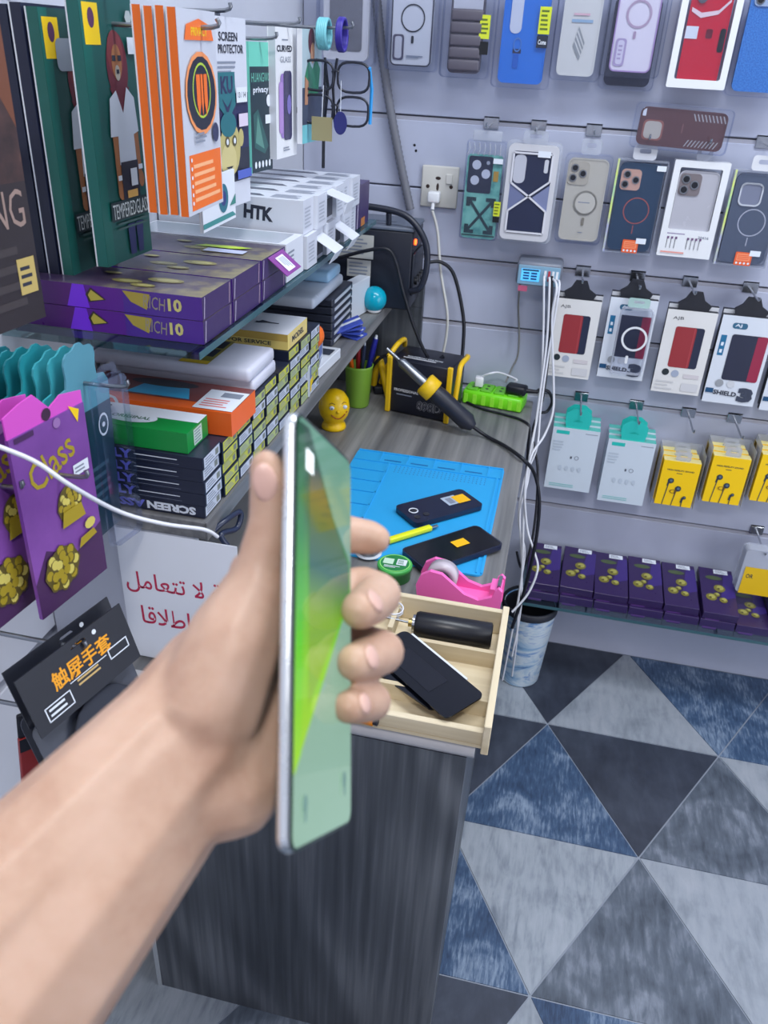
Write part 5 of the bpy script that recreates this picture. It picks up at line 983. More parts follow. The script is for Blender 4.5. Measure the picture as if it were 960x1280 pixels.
o = thing('stress_head', 'yellow smiling egg-shaped head on a round foot', 'toy', (-0.432, 1.60, ZT), (0, 0, math.radians(12)))
YH = mat((244, 198, 10), 0.35)
B().lathe([(0.001, 0), (0.0255, 0.0005), (0.027, 0.005), (0.0245, 0.012), (0.019, 0.017), (0.024, 0.022), (0.031, 0.034), (0.034, 0.050), (0.031, 0.068), (0.022, 0.082), (0.010, 0.0885), (0.0005, 0.09)], YH, 28).build('head', o)
b = B()
def facept(u, v, off=0.0006):
    z = 0.05 + v; rr = 0.034 * math.sqrt(max(0.05, 1 - (v / 0.04) ** 2)); a = u
    return (rr + off) * math.sin(a), -(rr + off) * math.cos(a), z
for s in (0.05, 0.95): b.ball(facept(s - .15, 0.010), (0.0055, 0.003, 0.0045), PAPER, None, 10); b.ball(facept(s - .13, 0.0095, 0.002), (0.0022, 0.002, 0.0022), INK, None, 8); b.tube([facept(s - .33, 0.017), facept(s - .15, 0.020), facept(s + .05, 0.017)], 0.0009, mat((110, 60, 30), 0.5), 5)
b.tube([facept(-0.12 + 0.95 * i / 10, -0.006 - 0.010 * math.sin(PI * i / 10)) for i in range(11)], 0.0011, mat((150, 50, 30), 0.5), 5); b.tube([facept(0.9, -0.004), facept(0.98, -0.001)], 0.0011, mat((150, 50, 30), 0.5), 5); b.ball(facept(0.3, 0.001, 0.001), (0.004, 0.004, 0.0035), YH, None, 8)
b.build('painted_face', o)
o = thing('pliers', 'yellow handled pliers lying behind the green cup', 'pliers', (-0.375, 1.83, ZT + .001), (0, 0, math.radians(20)))
B().cable([(-0.02, 0.01, 0.02), (-0.012, -0.004, 0.09), (0.0, -0.02, 0.05), (0.01, -0.035, 0.008)], 0.008, YL, 8).build('handle', o); B().cable([(0.0, 0.02, 0.02), (0.014, 0.0, 0.075), (0.02, -0.02, 0.04), (0.03, -0.035, 0.008)], 0.007, YL, 8).build('handle', o); B().bbox((-0.02, -0.005, 0.0), (0.02, 0.03, 0.02), SOFTBLACK, 0.004).build('jaw', o)
cable('power_cable', 'black cable coil between the cup and the station', [(-0.4027, 1.8167, 0.7220), (-0.3991, 1.8000, 0.7790), (-0.3754, 1.7900, 0.8187), (-0.3474, 1.7900, 0.8298), (-0.3298, 1.8000, 0.8171), (-0.3358, 1.8200, 0.7500)], 0.0038, BC)
# blue repair mat
o = thing('repair_mat', 'bright blue silicone repair mat with trays and rulers on the counter', 'mat', (-0.199, 1.305, ZT))
MB = mat((40, 164, 226), 0.55); MD = mat((20, 110, 172), 0.5)
slab_b = B(); pts = rrect(0.304, 0.40, 0.012); slab_b.add([(x, y, 0.0005) for x, y in pts] + [(x, y, 0.004) for x, y in pts], [tuple(range(len(pts), 2 * len(pts)))] + [(i, (i + 1) % len(pts), len(pts) + (i + 1) % len(pts), len(pts) + i) for i in range(len(pts))], MB); slab_b.build('base', o)
b = B()
def ridge(x0, y0, x1, y1, hh=0.0062): b.box((x0, y0, 0.0038), (x1, y1, hh), MB)
for a in ((-0.15, 0.150, 0.15, 0.153), (-0.15, 0.194, 0.15, 0.198), (0.140, -0.195, 0.143, 0.15), (0.148, -0.195, 0.1505, 0.195)): ridge(*a)
for k in range(5): ridge(-0.10 + k * .055, 0.153, -0.098 + k * .055, 0.194)
for y in (0.11, 0.065, 0.02, -0.03, -0.08, -0.13): ridge(-0.15, y, -0.075, y + 0.003)
ridge(-0.078, -0.15, -0.075, 0.15); b.build('divider', o)
for k in range(4): B().box((-0.09 + k * .055, 0.162, 0.0041), (-0.055 + k * .055, 0.167, 0.0043), MD).build('recess', o)
for y in (0.113, 0.068, 0.023, -0.027): B().box((-0.148, y - 0.003, 0.0041), (-0.08, y, 0.0043), MD).build('recess', o)
b = B()
for i in range(24):
    for j in range(4): b.cyl((-0.06 + i * .0078, 0.118 + j * .0085, 0.004), (-0.06 + i * .0078, 0.118 + j * .0085, 0.0046), 0.0014, mat((60, 130, 190), 0.5), seg=6)
b.build('screw_grid', o, kind='stuff')
def phone_flat(name, label, cx, cy, yaw, w, l, cat='phone'):
    o = thing(name, label, cat, (cx, cy, ZT + 0.0068), (0, 0, math.radians(yaw)))
    M = Matrix.Rotation(-PI / 2, 4, 'X')  # xz -> xy, -y -> +z
    slab(B(), l, w, 0.009, 0.010, mat((26, 32, 58), 0.3), -0.009, M).build('body', o)
    return o
o = phone_flat('mobile_phone', 'navy phone lying camera side up with white and yellow stickers', -0.148, 1.294, 44, 0.072, 0.15)
M = Matrix.Translation((0, 0, 0.0094)) @ Matrix.Rotation(-PI / 2, 4, 'X')
p = P(0.15, 0.072, M); p.r(0.60, 0.36, 0.80, 0.78, mat((176, 190, 208), 0.4)).r(0.64, 0.42, 0.72, 0.7, INKGREY).build('white_sticker', o); P(0.15, 0.072, M @ Matrix.Translation((0, -0.0004, 0))).r(0.74, 0.34, 0.92, 0.72, mat((250, 190, 10), 0.4)).build('yellow_sticker', o)
b = B(); b.cyl((-0.055, 0.003, 0.009), (-0.055, 0.003, 0.0105), 0.008, LENS, seg=18); b.tube([(-0.055 + 0.008 * math.cos(a), 0.003 + 0.008 * math.sin(a), 0.0105) for a in [2 * PI * i / 18 for i in range(19)]], 0.0011, PAPER, 5, False); b.cyl((-0.04, -0.016, 0.009), (-0.04, -0.016, 0.0100), 0.006, LENS, seg=14).cyl((-0.06, -0.018, 0.009), (-0.06, -0.018, 0.0100), 0.006, LENS, seg=14); b.build('camera_ring', o)
o = phone_flat('mobile_phone', 'black phone lying face up with one yellow sticker', -0.104, 1.161, 46, 0.074, 0.163)
slab(B(), 0.157, 0.069, 0.0003, 0.008, mat((12, 13, 24), 0.15), -0.0093, Matrix.Rotation(-PI / 2, 4, 'X')).build('screen', o)
P(0.163, 0.074, M @ Matrix.Translation((0, -0.0006, 0))).r(0.52, 0.40, 0.69, 0.66, mat((250, 190, 10), 0.4)).build('yellow_sticker', o)
o = thing('utility_knife', 'fluorescent yellow craft knife on the blue mat', 'knife', (-0.182, 1.187, ZT + 0.0065), (0, 0, math.radians(46)))
B().bbox((-0.045, -0.0055, 0), (0.045, 0.0055, 0.009), mat((232, 236, 30), 0.4), 0.002).build('handle', o); B().bbox((0.045, -0.003, 0.002), (0.06, 0.003, 0.006), STEEL, 0.001, seg=1).build('blade', o); B().bbox((-0.052, -0.004, 0.001), (-0.045, 0.004, 0.008), SOFTBLACK, 0.001, seg=1).build('end_cap', o)
o = thing('solder_spool', 'small silver solder wire spool by the green tin', 'spool', (-0.238, 1.118, ZT + 0.0045))
B().lathe([(0.006, 0), (0.022, 0), (0.022, 0.002), (0.006, 0.002)], PAPER, 22).lathe([(0.006, 0.022), (0.022, 0.022), (0.022, 0.024), (0.006, 0.024)], PAPER, 22).build('flange', o)
b = B(); b.tube([((0.0165 + 0.001 * (i // 40 % 2)) * math.cos(2 * PI * i / 20), (0.0165) * math.sin(2 * PI * i / 20), 0.003 + 0.018 * i / 240) for i in range(241)], 0.0011, STEEL, 5); b.build('wire', o)
o = thing('flux_tin', 'round green tin with a printed white lid beside the tape dispenser', 'tin', (-0.184, 1.068, ZT + .0005))
B().lathe([(0.001, 0), (0.026, 0), (0.026, 0.017), (0.028, 0.0175), (0.028, 0.024), (0.0265, 0.0255), (0.001, 0.0255)], mat((74, 178, 84), 0.35), 28).build('can', o)
p = P(0.052, 0.052, Matrix.Translation((0, 0, 0.0256)) @ Matrix.Rotation(-PI / 2, 4, 'X')); p.c(0.5, 0.5, 0.44, mat((34, 130, 66), 0.4), 28).ring(0.5, 0.5, 0.47, 0.03, mat((150, 230, 120), 0.4)).r(0.55, 0.42, 0.85, 0.74, PAPER).lines(0.58, 0.46, 0.82, 0.7, 3, mat((34, 130, 66), 0.4)).r(0.14, 0.4, 0.45, 0.7, mat((200, 230, 205), 0.4)).lines(0.2, 0.2, 0.7, 0.34, 2, PAPER); p.build('printed_lid', o)
o = thing('tape_dispenser', 'hot pink tape dispenser holding clear tape on the counter', 'tape dispenser', (-0.074, 1.035, ZT + .0005), (0, 0, math.radians(-2)))
PK = mat((250, 112, 190), 0.4)
prof = [(-0.062, 0.0), (0.064, 0.0), (0.064, 0.042), (0.058, 0.047), (0.053, 0.042), (0.050, 0.030), (0.030, 0.020), (0.008, 0.026), (-0.010, 0.040), (-0.028, 0.054), (-0.046, 0.056), (-0.060, 0.046), (-0.066, 0.028)]
for y0, y1 in ((-0.022, -0.015), (0.015, 0.022)): B().prism(prof, y0, y1, PK).build('side_wall', o)
B().box((-0.060, -0.015, 0.0), (0.063, 0.015, 0.014), PK).box((0.045, -0.015, 0.014), (0.062, 0.015, 0.040), PK).build('base', o)
B().box((0.055, -0.014, 0.040), (0.060, 0.014, 0.048), STEEL).build('cutter_blade', o)
b = B(); Mx = Matrix.Translation((-0.030, 0, 0.038)) @ Matrix.Rotation(PI / 2, 4, 'X'); b.lathe([(0.013, -0.010), (0.024, -0.010), (0.024, 0.010), (0.013, 0.010), (0.013, -0.010)], mat((196, 186, 196), 0.2), 26, Mx); b.build('tape_roll', o, label='clear tape roll')
B().tube([(-0.030, -0.015, 0.038), (-0.030, 0.015, 0.038)], 0.0125, mat((60, 56, 70), 0.4), 16).build('core', o)
# wooden organiser
o = thing('wooden_organizer', 'pale wooden tray with compartments overhanging the counter front', 'organizer', (-0.1135, 0.851, ZT + .001))
w2, d2, hh = 0.1165, 0.116, 0.044; t = 0.009
B().box((-w2, -d2, 0), (w2, d2, 0.005), PINE).build('bottom', o)
B().bbox((-w2, d2 - t, 0.005), (w2, d2, hh), PINE, 0.001, seg=1).build('back_wall', o)
B().bbox((-w2, -d2, 0.005), (w2, -d2 + t, hh - 0.018), PINE, 0.001, seg=1).build('front_wall', o)
PINEY = wood_mat('pale_pine_side', (205, 188, 155), (217, 202, 170), (228, 214, 186), 'y', 0.6)
for x in (-w2, w2 - t): B().bbox((x, -d2 - 0.012, 0.002), (x + t, d2 + 0.003, hh + 0.004), PINEY, 0.001, seg=1).build('side_wall', o)
for y in (0.030, -0.066): B().box((-w2 + t, y, 0.005), (w2 - t, y + 0.007, hh - 0.014), PINE).build('divider', o)
B().box((-0.045, 0.043, 0.005), (-0.038, d2 - t, hh - 0.01), PINEY).build('divider', o)
o = thing('screwdriver_handle', 'black cylindrical electric screwdriver in the wooden organizer', 'screwdriver', (-0.067, 0.919, ZT + 0.0305), (0, 0, math.radians(1)))
B().tube([(-0.056, 0, 0), (-0.052, 0, 0), (0.050, 0, 0), (0.052, 0, 0)], [0.0165, 0.0185, 0.0185, 0.015], mat((20, 22, 30), 0.35), 22).build('barrel', o)
B().tube([(-0.0565, 0, 0), (-0.060, 0, 0)], 0.013, CHROME, 20).tube([(-0.06, 0, 0), (-0.066, 0, 0)], 0.006, mat((190, 170, 110), 0.3, 0.9), 12).tube([(-0.066, 0, 0), (-0.105, -0.004, 0.006)], 0.0016, STEEL, 8).build('chuck', o, label='silver chuck and bit')
B().tube([(-0.012, 0, 0), (-0.009, 0, 0)], 0.0176, mat((50, 54, 62), 0.3), 22).build('ring', o)
SCR = mat((10, 12, 20), 0.12)
for nm, lab, pos, yaw, tilt, l, w in (('phone_screen', 'loose black phone screen lying across the wooden organizer', (-0.092, 0.812, ZT + 0.036), -40, 5, 0.158, 0.064), ('phone_screen', 'second loose black screen under the first in the organizer', (-0.118, 0.816, ZT + 0.030), -32, 3, 0.15, 0.06)):
    o = thing(nm, lab, 'phone screen', M=Matrix.Translation(pos) @ Matrix.Rotation(math.radians(yaw), 4, 'Z') @ Matrix.Rotation(math.radians(tilt), 4, 'X'))
    slab(B(), l, w, 0.0022, 0.009, SCR, -0.0022, Matrix.Rotation(-PI / 2, 4, 'X')).build('glass', o)
    B().box((-l / 2 + .012, w / 2 + .0002, 0.0), (l * 0.28, w / 2 + 0.003, 0.0024), PAPER).build('white_edge', o)
    b = B()
    for i in range(5): b.box((-0.02, -0.022 + i * .006, -0.0004), (0.03, -0.019 + i * .006, -0.0001), SOFTBLACK)
    b.box((-l * .3, -w * .3, 0.0023), (l * .2, w * .2, 0.0026), mat((20, 22, 32), 0.3)).build('back_film', o)
o = thing('lighter', 'small orange cylinder in the front of the organizer', 'lighter', (-0.160, 0.737, ZT + 0.014)); B().tube([(-0.02, 0, 0), (0.02, -0.004, 0.0)], 0.007, mat((236, 140, 20), 0.35), 12).build('body', o); B().tube([(0.02, -0.004, 0), (0.026, -0.005, 0)], 0.005, SOFTBLACK, 10).build('cap', o)
b = B()
for k in range(3): b.cable([(-0.165 + 0.02 * math.cos(a), 0.935 + 0.014 * math.sin(a), ZT + 0.03 + 0.004 * k + 0.002 * math.sin(2 * a)) for a in [2 * PI * i / 10 + k for i in range(10)]], 0.0014, CW, 5, 3)
tag(b.build('charging_cable'), 'coiled white cord at the back of the wooden organizer', 'cable')
# bin
o = thing('waste_bin', 'blue and white wave-patterned bin lined with black beside the counter', 'bin', (0.055, 1.745, 0.0))
WAVE = noise_mat('wave_print', [(0.32, (30, 84, 160)), (0.40, (150, 192, 226)), (0.52, (226, 238, 246)), (0.60, (90, 150, 212)), (0.7, (200, 224, 240))], (1, 1, 3.5), 5, 6, 0.35, distort=1.5)
B().lathe([(0.002, 0.001), (0.050, 0.001), (0.053, 0.006), (0.068, 0.235), (0.070, 0.24), (0.068, 0.243), (0.064, 0.238), (0.050, 0.012), (0.002, 0.01)], WAVE, 32).build('shell', o)
B().lathe([(0.0705, 0.226), (0.0722, 0.244), (0.067, 0.247), (0.061, 0.225), (0.05, 0.05), (0.001, 0.04)], SOFTBLACK, 32).build('liner', o)
# ------------------------------------------------------------------ notice and lower left cards
o = thing('paper_notice', 'white paper notice with red Arabic handwriting under the shelf', 'notice', (-0.4065, 0.7805, 0.8185))
b = B(); b.add([(-0.081, 0, -0.1), (0.081, 0, -0.1), (0.078, 0, 0.1), (-0.082, 0, 0.1), (-0.081, 0.0006, -0.1), (0.081, 0.0006, -0.1), (0.078, 0.0006, 0.1), (-0.082, 0.0006, 0.1)], [(0, 1, 2, 3), (7, 6, 5, 4), (0, 4, 5, 1), (1, 5, 6, 2), (2, 6, 7, 3), (3, 7, 4, 0)], mat((238, 242, 250), 0.75)).build('sheet', o)
CRIM = mat((196, 44, 84), 0.6)
p = P(0.162, 0.2); p.t('\uFEDE\uFEE3\uFE8E\uFECC\uFE98\uFE97 \uFEFB \uFE94', 0.445, 0.61, 0.82, 0.17, CRIM, 0.008).t('\uFE8E\uFED7\uFEFC\uFEC3\uFE8D', 0.345, 0.36, 0.42, 0.14, CRIM, 0.008); p.build('red_lettering', o)
def quad_card(M4):
    return Matrix(M4)
CARDG = 'purple gold-artichoke cards hanging from the left wall'
def purple_card(pos, yaw, label):
    o = thing('tempered_glass_card', label, 'glass card', M=Matrix.Translation(pos) @ Matrix.Rotation(math.radians(yaw), 4, 'Z') @ Matrix.Translation((0.05, 0, 0.1)), group=CARDG)
    PU = noise_mat('purple_card_print', [(0.3, (98, 52, 128)), (0.7, (140, 84, 172))], nscale=5, rough=0.35) if 'purple_card_print' not in bpy.data.materials else bpy.data.materials['purple_card_print']
    B().box((-0.05, 0, -0.1), (0.05, 0.004, 0.092), PU).build('card', o)
    MG = mat((214, 84, 196), 0.35)
    b = B(); b.prism([(-0.05, 0.092), (0.05, 0.092), (0.05, 0.104), (0.022, 0.109), (0.006, 0.102), (-0.012, 0.121), (-0.03, 0.118), (-0.05, 0.112)], 0.0012, 0.0028, MG); b.build('header', o, label='magenta header')
    P(0.1, 0.05, Matrix.Translation((0, 0.0008, 0.098))).c(0.5, 0.5, 0.06, mat((60, 30, 60), 0.5), 12).build('hang_hole', o)
    p = P(0.1, 0.2); AU = mat((188, 166, 50), 0.3, 0.3); AD = mat((96, 84, 36), 0.4); AL = mat((228, 214, 110), 0.3, 0.2); DK = mat((72, 40, 86), 0.4)
    p.poly([(0, 0), (1, 0), (1, 0.30), (0.6, 0.22), (0.2, 0.34), (0, 0.2)], DK)
    p.t('Class', 0.46, 0.76, 0.62, 0.15, AU, 0.01, 18).poly([(0.78, 0.98), (0.92, 0.94), (0.88, 0.88)], YELLOW).r(0.06, 0.93, 0.3, 0.955, DK).c(0.6, 0.93, 0.05, mat((150, 110, 170), 0.4), 14).r(0.72, 0.62, 0.94, 0.68, PAPER).lines(0.74, 0.63, 0.92, 0.67, 2, INKGREY)
    for cx, cz, r in ((0.60, 0.50, 0.17), (0.36, 0.20, 0.24)):
        p.e(cx, cz, r, r * (1.25 if r < .2 else 0.95), AD, 20)
        for ring in range(3):
            rr = r * (0.8 - 0.26 * ring)
            for q in range(8 - ring * 2):
                a = 2 * PI * q / (8 - ring * 2) + ring * .4; p.e(cx + rr * math.cos(a), cz + rr * .5 * math.sin(a), r * .27, r * .29, AD, 8).e(cx + rr * .97 * math.cos(a), cz + rr * .5 * math.sin(a) + .004, r * .2, r * .23, AU if (q + ring) % 3 else AL, 8); p.y += 0.00022
        p.y -= 0.0002
    p.poly([(0.44, 0.40), (0.78, 0.40), (0.74, 0.48), (0.48, 0.48)], AU).poly([(0.62, 0.24), (0.9, 0.26), (0.86, 0.30), (0.66, 0.29)], AU).e(0.82, 0.34, 0.08, 0.06, AL, 10); p.build('printed_face', o)
purple_card((-0.4414, 0.5597, 0.9465), 82.2, 'front purple card with gold artichokes and magenta header')
purple_card((-0.466, 0.515, 0.955), 84, 'purple gold card half hidden behind the front one at left edge')
rod_left(-0.405, 0.612, 1.083, 'hook through the front purple card'); rod_left(-0.44, 0.565, 1.09, 'hook through the rear purple card')
# teal header deck
TG = 'teal scallop-headed cards on one hook'
for k in range(9):
    x = -0.575 + 0.0125 * k; yaw = 86 + (k % 3) * 2
    tm = mat([(28, 128, 140), (40, 150, 160), (60, 160, 172), (86, 150, 170)][(k // 3) % 4 if k != 8 else 3], 0.4)
    o = thing('screen_card', 'teal scallop-headed card, %s on the hook behind the purple cards' % ['rearmost', 'second from the wall', 'third from the wall', 'fourth from the wall', 'fifth from the wall', 'sixth from the wall', 'seventh from the wall', 'eighth from the wall', 'frontmost'][k], 'card', (x, 0.735 - 0.006 * (8 - k), 1.136 + 0.003 * (k % 3)), (0, math.radians(-3 + (k % 3) * 3), math.radians(yaw)), TG)
    b = B(); b.prism([(-0.052, -0.2), (0.052, -0.2), (0.052, -0.028), (0.044, -0.018), (0.03, -0.016)] + [(0.028 - 0.0, -0.006)] + [(0.018 + 0.012 * math.cos(a), 0.008 + 0.012 * math.sin(a)) for a in [0, .6, 1.2, 1.8]] + [(0.0 + 0.012 * math.cos(a), 0.016 + 0.010 * math.sin(a)) for a in [.5, 1.2, 1.9, 2.6]] + [(-0.018 + 0.012 * math.cos(a), 0.008 + 0.012 * math.sin(a)) for a in [1.3, 1.9, 2.5, 3.1]] + [(-0.028, -0.006), (-0.03, -0.016), (-0.044, -0.018), (-0.052, -0.028)], 0.0, 0.002, tm); b.build('card', o)
    if k == 8: P(0.104, 0.18, Matrix.Translation((0, 0, -0.115))).r(0, 0, 1, 0.86, mat((24, 54, 74), 0.4)).ring(0.82, 0.72, 0.1, 0.02, PAPER, 16, 1.3).c(0.82, 0.72, 0.03, PAPER, 10).lines(0.3, 0.2, 0.9, 0.5, 5, mat((60, 90, 110), 0.4)).build('printed_face', o)
rod_left(-0.425, 0.738, 1.125, 'hook through the teal scalloped cards')
o = thing('clear_pack', 'clear plastic blister strip hanging at the front of the teal cards', 'pack', (-0.447, 0.745, 1.03), (0, 0, math.radians(80))); tray(0.05, 0.2, 0.008, FILM).build('blister_tray', o); b = B(); tab(b, 0.03, 0.03, 0.17, FILM, y=0.004); b.build('hang_tab', o)
o = thing('screen_card', 'yellow card standing behind the teal cards at the frame edge', 'card', (-0.572, 0.63, 1.13), (0, 0, math.radians(86))); B().bbox((-0.05, 0, -0.1), (0.05, 0.003, 0.032), mat((236, 180, 10), 0.4), 0.001, seg=1).build('card', o); rod_left(-0.555, 0.63, 1.14, 'short hook through the yellow card')
# glove packs
GV = 'black touchscreen glove packs'
def glove(M, label):
    o = thing('glove_pack', label, 'glove pack', M=M, group=GV)
    HB = mat((30, 33, 44), 0.5); w, h = 0.13, 0.065
    b = B(); b.frame([(0, 0), (w, 0), (w, h), (0, h)], [(w * .47, h * .86), (w * .62, h * .86), (w * .60, h * .91), (w * .5, h * .91)], 0, 0.0015, HB); b.build('header_card', o)
    p = P(w, h, Matrix.Translation((w / 2, 0, h / 2))); OY = mat((238, 160, 20), 0.45); p.t('触屏手套', 0.52, 0.60, 0.56, 0.30, OY, 0.02).c(0.70, 0.88, 0.02, PAPER, 10)
    p.lines(0.42, 0.28, 0.66, 0.42, 2, mat((200, 170, 110), 0.5))
    for (x0, z0, x1, z1) in ((0.10, 0.12, 0.34, 0.36), (0.74, 0.30, 0.94, 0.48)):
        for r in ((x0, z0, x1, z0 + .02), (x0, z1 - .02, x1, z1), (x0, z0, x0 + .01, z1), (x1 - .01, z0, x1, z1)): p.r(*r, PAPER); p.y += .00012
    p.lines(0.13, 0.16, 0.31, 0.33, 2, PAPER).r(0.36, 0.42, 0.72, 0.435, PAPER); p.build('printed_face', o)
    b = B(); b.prism(rrect(w * .98, 0.15, 0.008, 4, w / 2, -0.07), 0.016, 0.0168, mat((70, 74, 86), 0.4)); b.build('bag_back', o)
    gm = mat((44, 48, 60), 0.85); b = B()
    b.ball((w * .55, 0.008, -0.05), (w * .34, 0.006, 0.048), gm)
    for i in range(4): b.ball((w * (.30 + .15 * i), 0.008, -0.105), (0.009, 0.005, 0.034 - abs(i - 1.5) * .004), gm, None, 10)
    b.ball((w * .9, 0.008, -0.06), (0.009, 0.005, 0.03), gm, Matrix.Identity(4), 10); b.build('glove', o)
MGv = Matrix(((0.2697, -0.9244, -0.2697, -0.3998), (0.9618, 0.272, 0.0297, 0.4744), (0.0459, -0.2674, 0.9625, 0.8809), (0, 0, 0, 1)))
glove(MGv, 'front black glove pack with yellow Chinese lettering')
glove(MGv @ Matrix.Translation((0.004, 0.021, 0.003)), 'second black glove pack tucked behind the front one')
rod_left(-0.392, 0.548, 0.932, 'hook through the black glove packs')
o = thing('sweet_pack', 'red and black pack lettered reme at the left below gloves', 'pack', (-0.446, 0.520, 0.785), (0, math.radians(6), math.radians(55)))
B().bbox((-0.02, 0, -0.07), (0.02, 0.006, 0.045), mat((150, 44, 44), 0.4), 0.001, seg=1).build('packet', o)
P(0.04, 0.115, Matrix.Translation((0, 0, -0.0125))).t('reme', 0.62, 0.46, 1.3, 0.12, PAPER, 0.03, 86).r(0.0, 0.86, 1, 1, SOFTBLACK).build('printed_face', o); B().bbox((-0.02, 0.001, 0.045), (0.02, 0.005, 0.075), SOFTBLACK, 0.002).build('header', o)
o = thing('sweet_pack', 'grey pack with a pale side hanging beside the red pack', 'pack', (-0.44, 0.575, 0.80), (0, math.radians(5), math.radians(70))); B().bbox((-0.02, 0, -0.07), (0.02, 0.006, 0.03), mat((196, 204, 216), 0.4), 0.002, seg=1).build('packet', o); B().bbox((-0.015, 0.001, 0.03), (0.015, 0.005, 0.062), SOFTBLACK, 0.002).build('header', o)
rod_left(-0.43, 0.53, 0.858, 'hook through the red and grey packs')
cable('charging_cable', 'white cable drooping across the purple cards to the shelf', [(-0.3991, 0.4727, 1.1854), (-0.3685, 0.4899, 1.1644), (-0.3468, 0.5027, 1.1388), (-0.3359, 0.5483, 1.0926), (-0.3146, 0.5831, 1.0647), (-0.2936, 0.6203, 1.0411), (-0.2871, 0.6358, 1.0251)], 0.0019, CW)
cable('power_cable', 'black cable tangle under the near end of the wooden shelf', [(-0.3717, 0.8000, 0.9169), (-0.3605, 0.8200, 0.9260), (-0.3511, 0.8500, 0.9249), (-0.3523, 0.8400, 0.9067), (-0.3613, 0.8100, 0.9130), (-0.3536, 0.8100, 0.8979)], 0.004, mat((30, 40, 66), 0.3))
# ------------------------------------------------------------------ phone in hand
MP = Matrix(((0.11134382, -0.97526848, -0.19092918, -0.06060215), (0.75902002, -0.04055718, 0.64980284, 0.17689796), (-0.64147577, -0.2172706, 0.73573251, 1.20539516), (0, 0, 0, 1)))
W_, H_ = 0.0755, 0.164
o = thing('held_phone', 'green-screened phone held upright on edge in the hand', 'phone', M=MP)
C0 = Matrix.Translation((W_ / 2, 0, H_ / 2))
FRM = mat((236, 240, 240), 0.28, 1.0)
fb = B(); prof = [(0.0014, 0.0003), (0.0005, 0.0009), (0.0, 0.0020), (0.0, 0.0036), (0.0006, 0.0048), (0.0016, 0.0055)]
rings = [[(x, y, z) for x, z in rrect(W_ - 2 * i_, H_ - 2 * i_, 0.0065 - i_, 6)] for i_, y in prof]; nn = len(rings[0])
fb.add([v for r_ in rings for v in r_], [(k * nn + (j + 1) % nn, k * nn + j, (k + 1) * nn + j, (k + 1) * nn + (j + 1) % nn) for k in range(len(prof) - 1) for j in range(nn)], FRM, C0, True)
fb.add(rings[0], [tuple(range(nn))], FRM, C0).add(rings[-1], [tuple(range(nn))[::-1]], FRM, C0); fb.build('frame', o)
slab(B(), W_ - 0.004, H_ - 0.004, 0.0006, 0.005, mat((70, 96, 90), 0.25), 0.0052, C0, 6).build('back_glass', o)
slab(B(), W_ - 0.0012, H_ - 0.0012, 0.0006, 0.006, mat((20, 40, 36), 0.08), -0.0002, C0, 6).build('bezel', o)
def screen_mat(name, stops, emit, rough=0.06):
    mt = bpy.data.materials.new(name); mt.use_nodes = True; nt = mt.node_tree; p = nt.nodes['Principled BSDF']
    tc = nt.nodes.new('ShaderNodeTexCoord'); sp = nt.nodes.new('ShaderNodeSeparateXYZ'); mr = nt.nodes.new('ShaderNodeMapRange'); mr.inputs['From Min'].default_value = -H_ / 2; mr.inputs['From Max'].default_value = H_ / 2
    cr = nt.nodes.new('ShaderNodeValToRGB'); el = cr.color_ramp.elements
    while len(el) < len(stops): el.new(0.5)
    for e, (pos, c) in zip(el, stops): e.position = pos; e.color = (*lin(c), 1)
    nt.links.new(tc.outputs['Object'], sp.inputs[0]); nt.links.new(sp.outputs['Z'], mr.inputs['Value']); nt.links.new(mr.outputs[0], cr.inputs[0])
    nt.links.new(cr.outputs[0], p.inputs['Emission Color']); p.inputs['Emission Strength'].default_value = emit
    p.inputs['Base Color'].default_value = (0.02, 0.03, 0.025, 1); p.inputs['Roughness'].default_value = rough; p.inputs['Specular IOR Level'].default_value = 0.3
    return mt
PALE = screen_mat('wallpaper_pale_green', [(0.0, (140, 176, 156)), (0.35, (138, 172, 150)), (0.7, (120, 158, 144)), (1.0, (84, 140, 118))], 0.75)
WEDGE = screen_mat('wallpaper_reflection_lime', [(0.15, (158, 200, 10)), (0.4, (126, 190, 16)), (0.58, (80, 160, 40)), (0.75, (34, 96, 52)), (1.0, (16, 48, 42))], 0.85)  # wallpaper wedge with reflections on the glass painted into its glow
WEDGE2 = screen_mat('wallpaper_reflection_olive', [(0.3, (150, 192, 40)), (0.52, (120, 168, 40)), (0.64, (44, 96, 84)), (0.74, (70, 100, 40)), (0.82, (104, 96, 48)), (0.9, (40, 60, 66))], 0.7)  # olive and dark reflections painted as screen colour
EDGE = screen_mat('wallpaper_reflection_edge', [(0.1, (160, 205, 10)), (0.45, (90, 190, 20)), (0.7, (30, 120, 50)), (1.0, (20, 60, 50))], 0.85)  # bright rim of the painted reflection wedge
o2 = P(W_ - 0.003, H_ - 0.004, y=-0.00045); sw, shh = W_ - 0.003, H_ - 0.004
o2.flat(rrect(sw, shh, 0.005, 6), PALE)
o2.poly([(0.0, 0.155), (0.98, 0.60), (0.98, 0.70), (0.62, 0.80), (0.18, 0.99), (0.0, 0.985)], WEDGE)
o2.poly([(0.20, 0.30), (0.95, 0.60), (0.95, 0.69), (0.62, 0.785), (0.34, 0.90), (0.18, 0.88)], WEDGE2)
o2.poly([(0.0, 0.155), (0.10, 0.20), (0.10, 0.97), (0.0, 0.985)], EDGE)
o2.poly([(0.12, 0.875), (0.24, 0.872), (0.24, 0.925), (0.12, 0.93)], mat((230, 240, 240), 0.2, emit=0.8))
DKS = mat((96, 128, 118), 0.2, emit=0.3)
for cx, cz in ((0.16, 0.075), (0.83, 0.10)): o2.e(cx, cz + .012, 0.035, 0.05, DKS, 8).e(cx, cz - .012, 0.02, 0.04, DKS, 8)
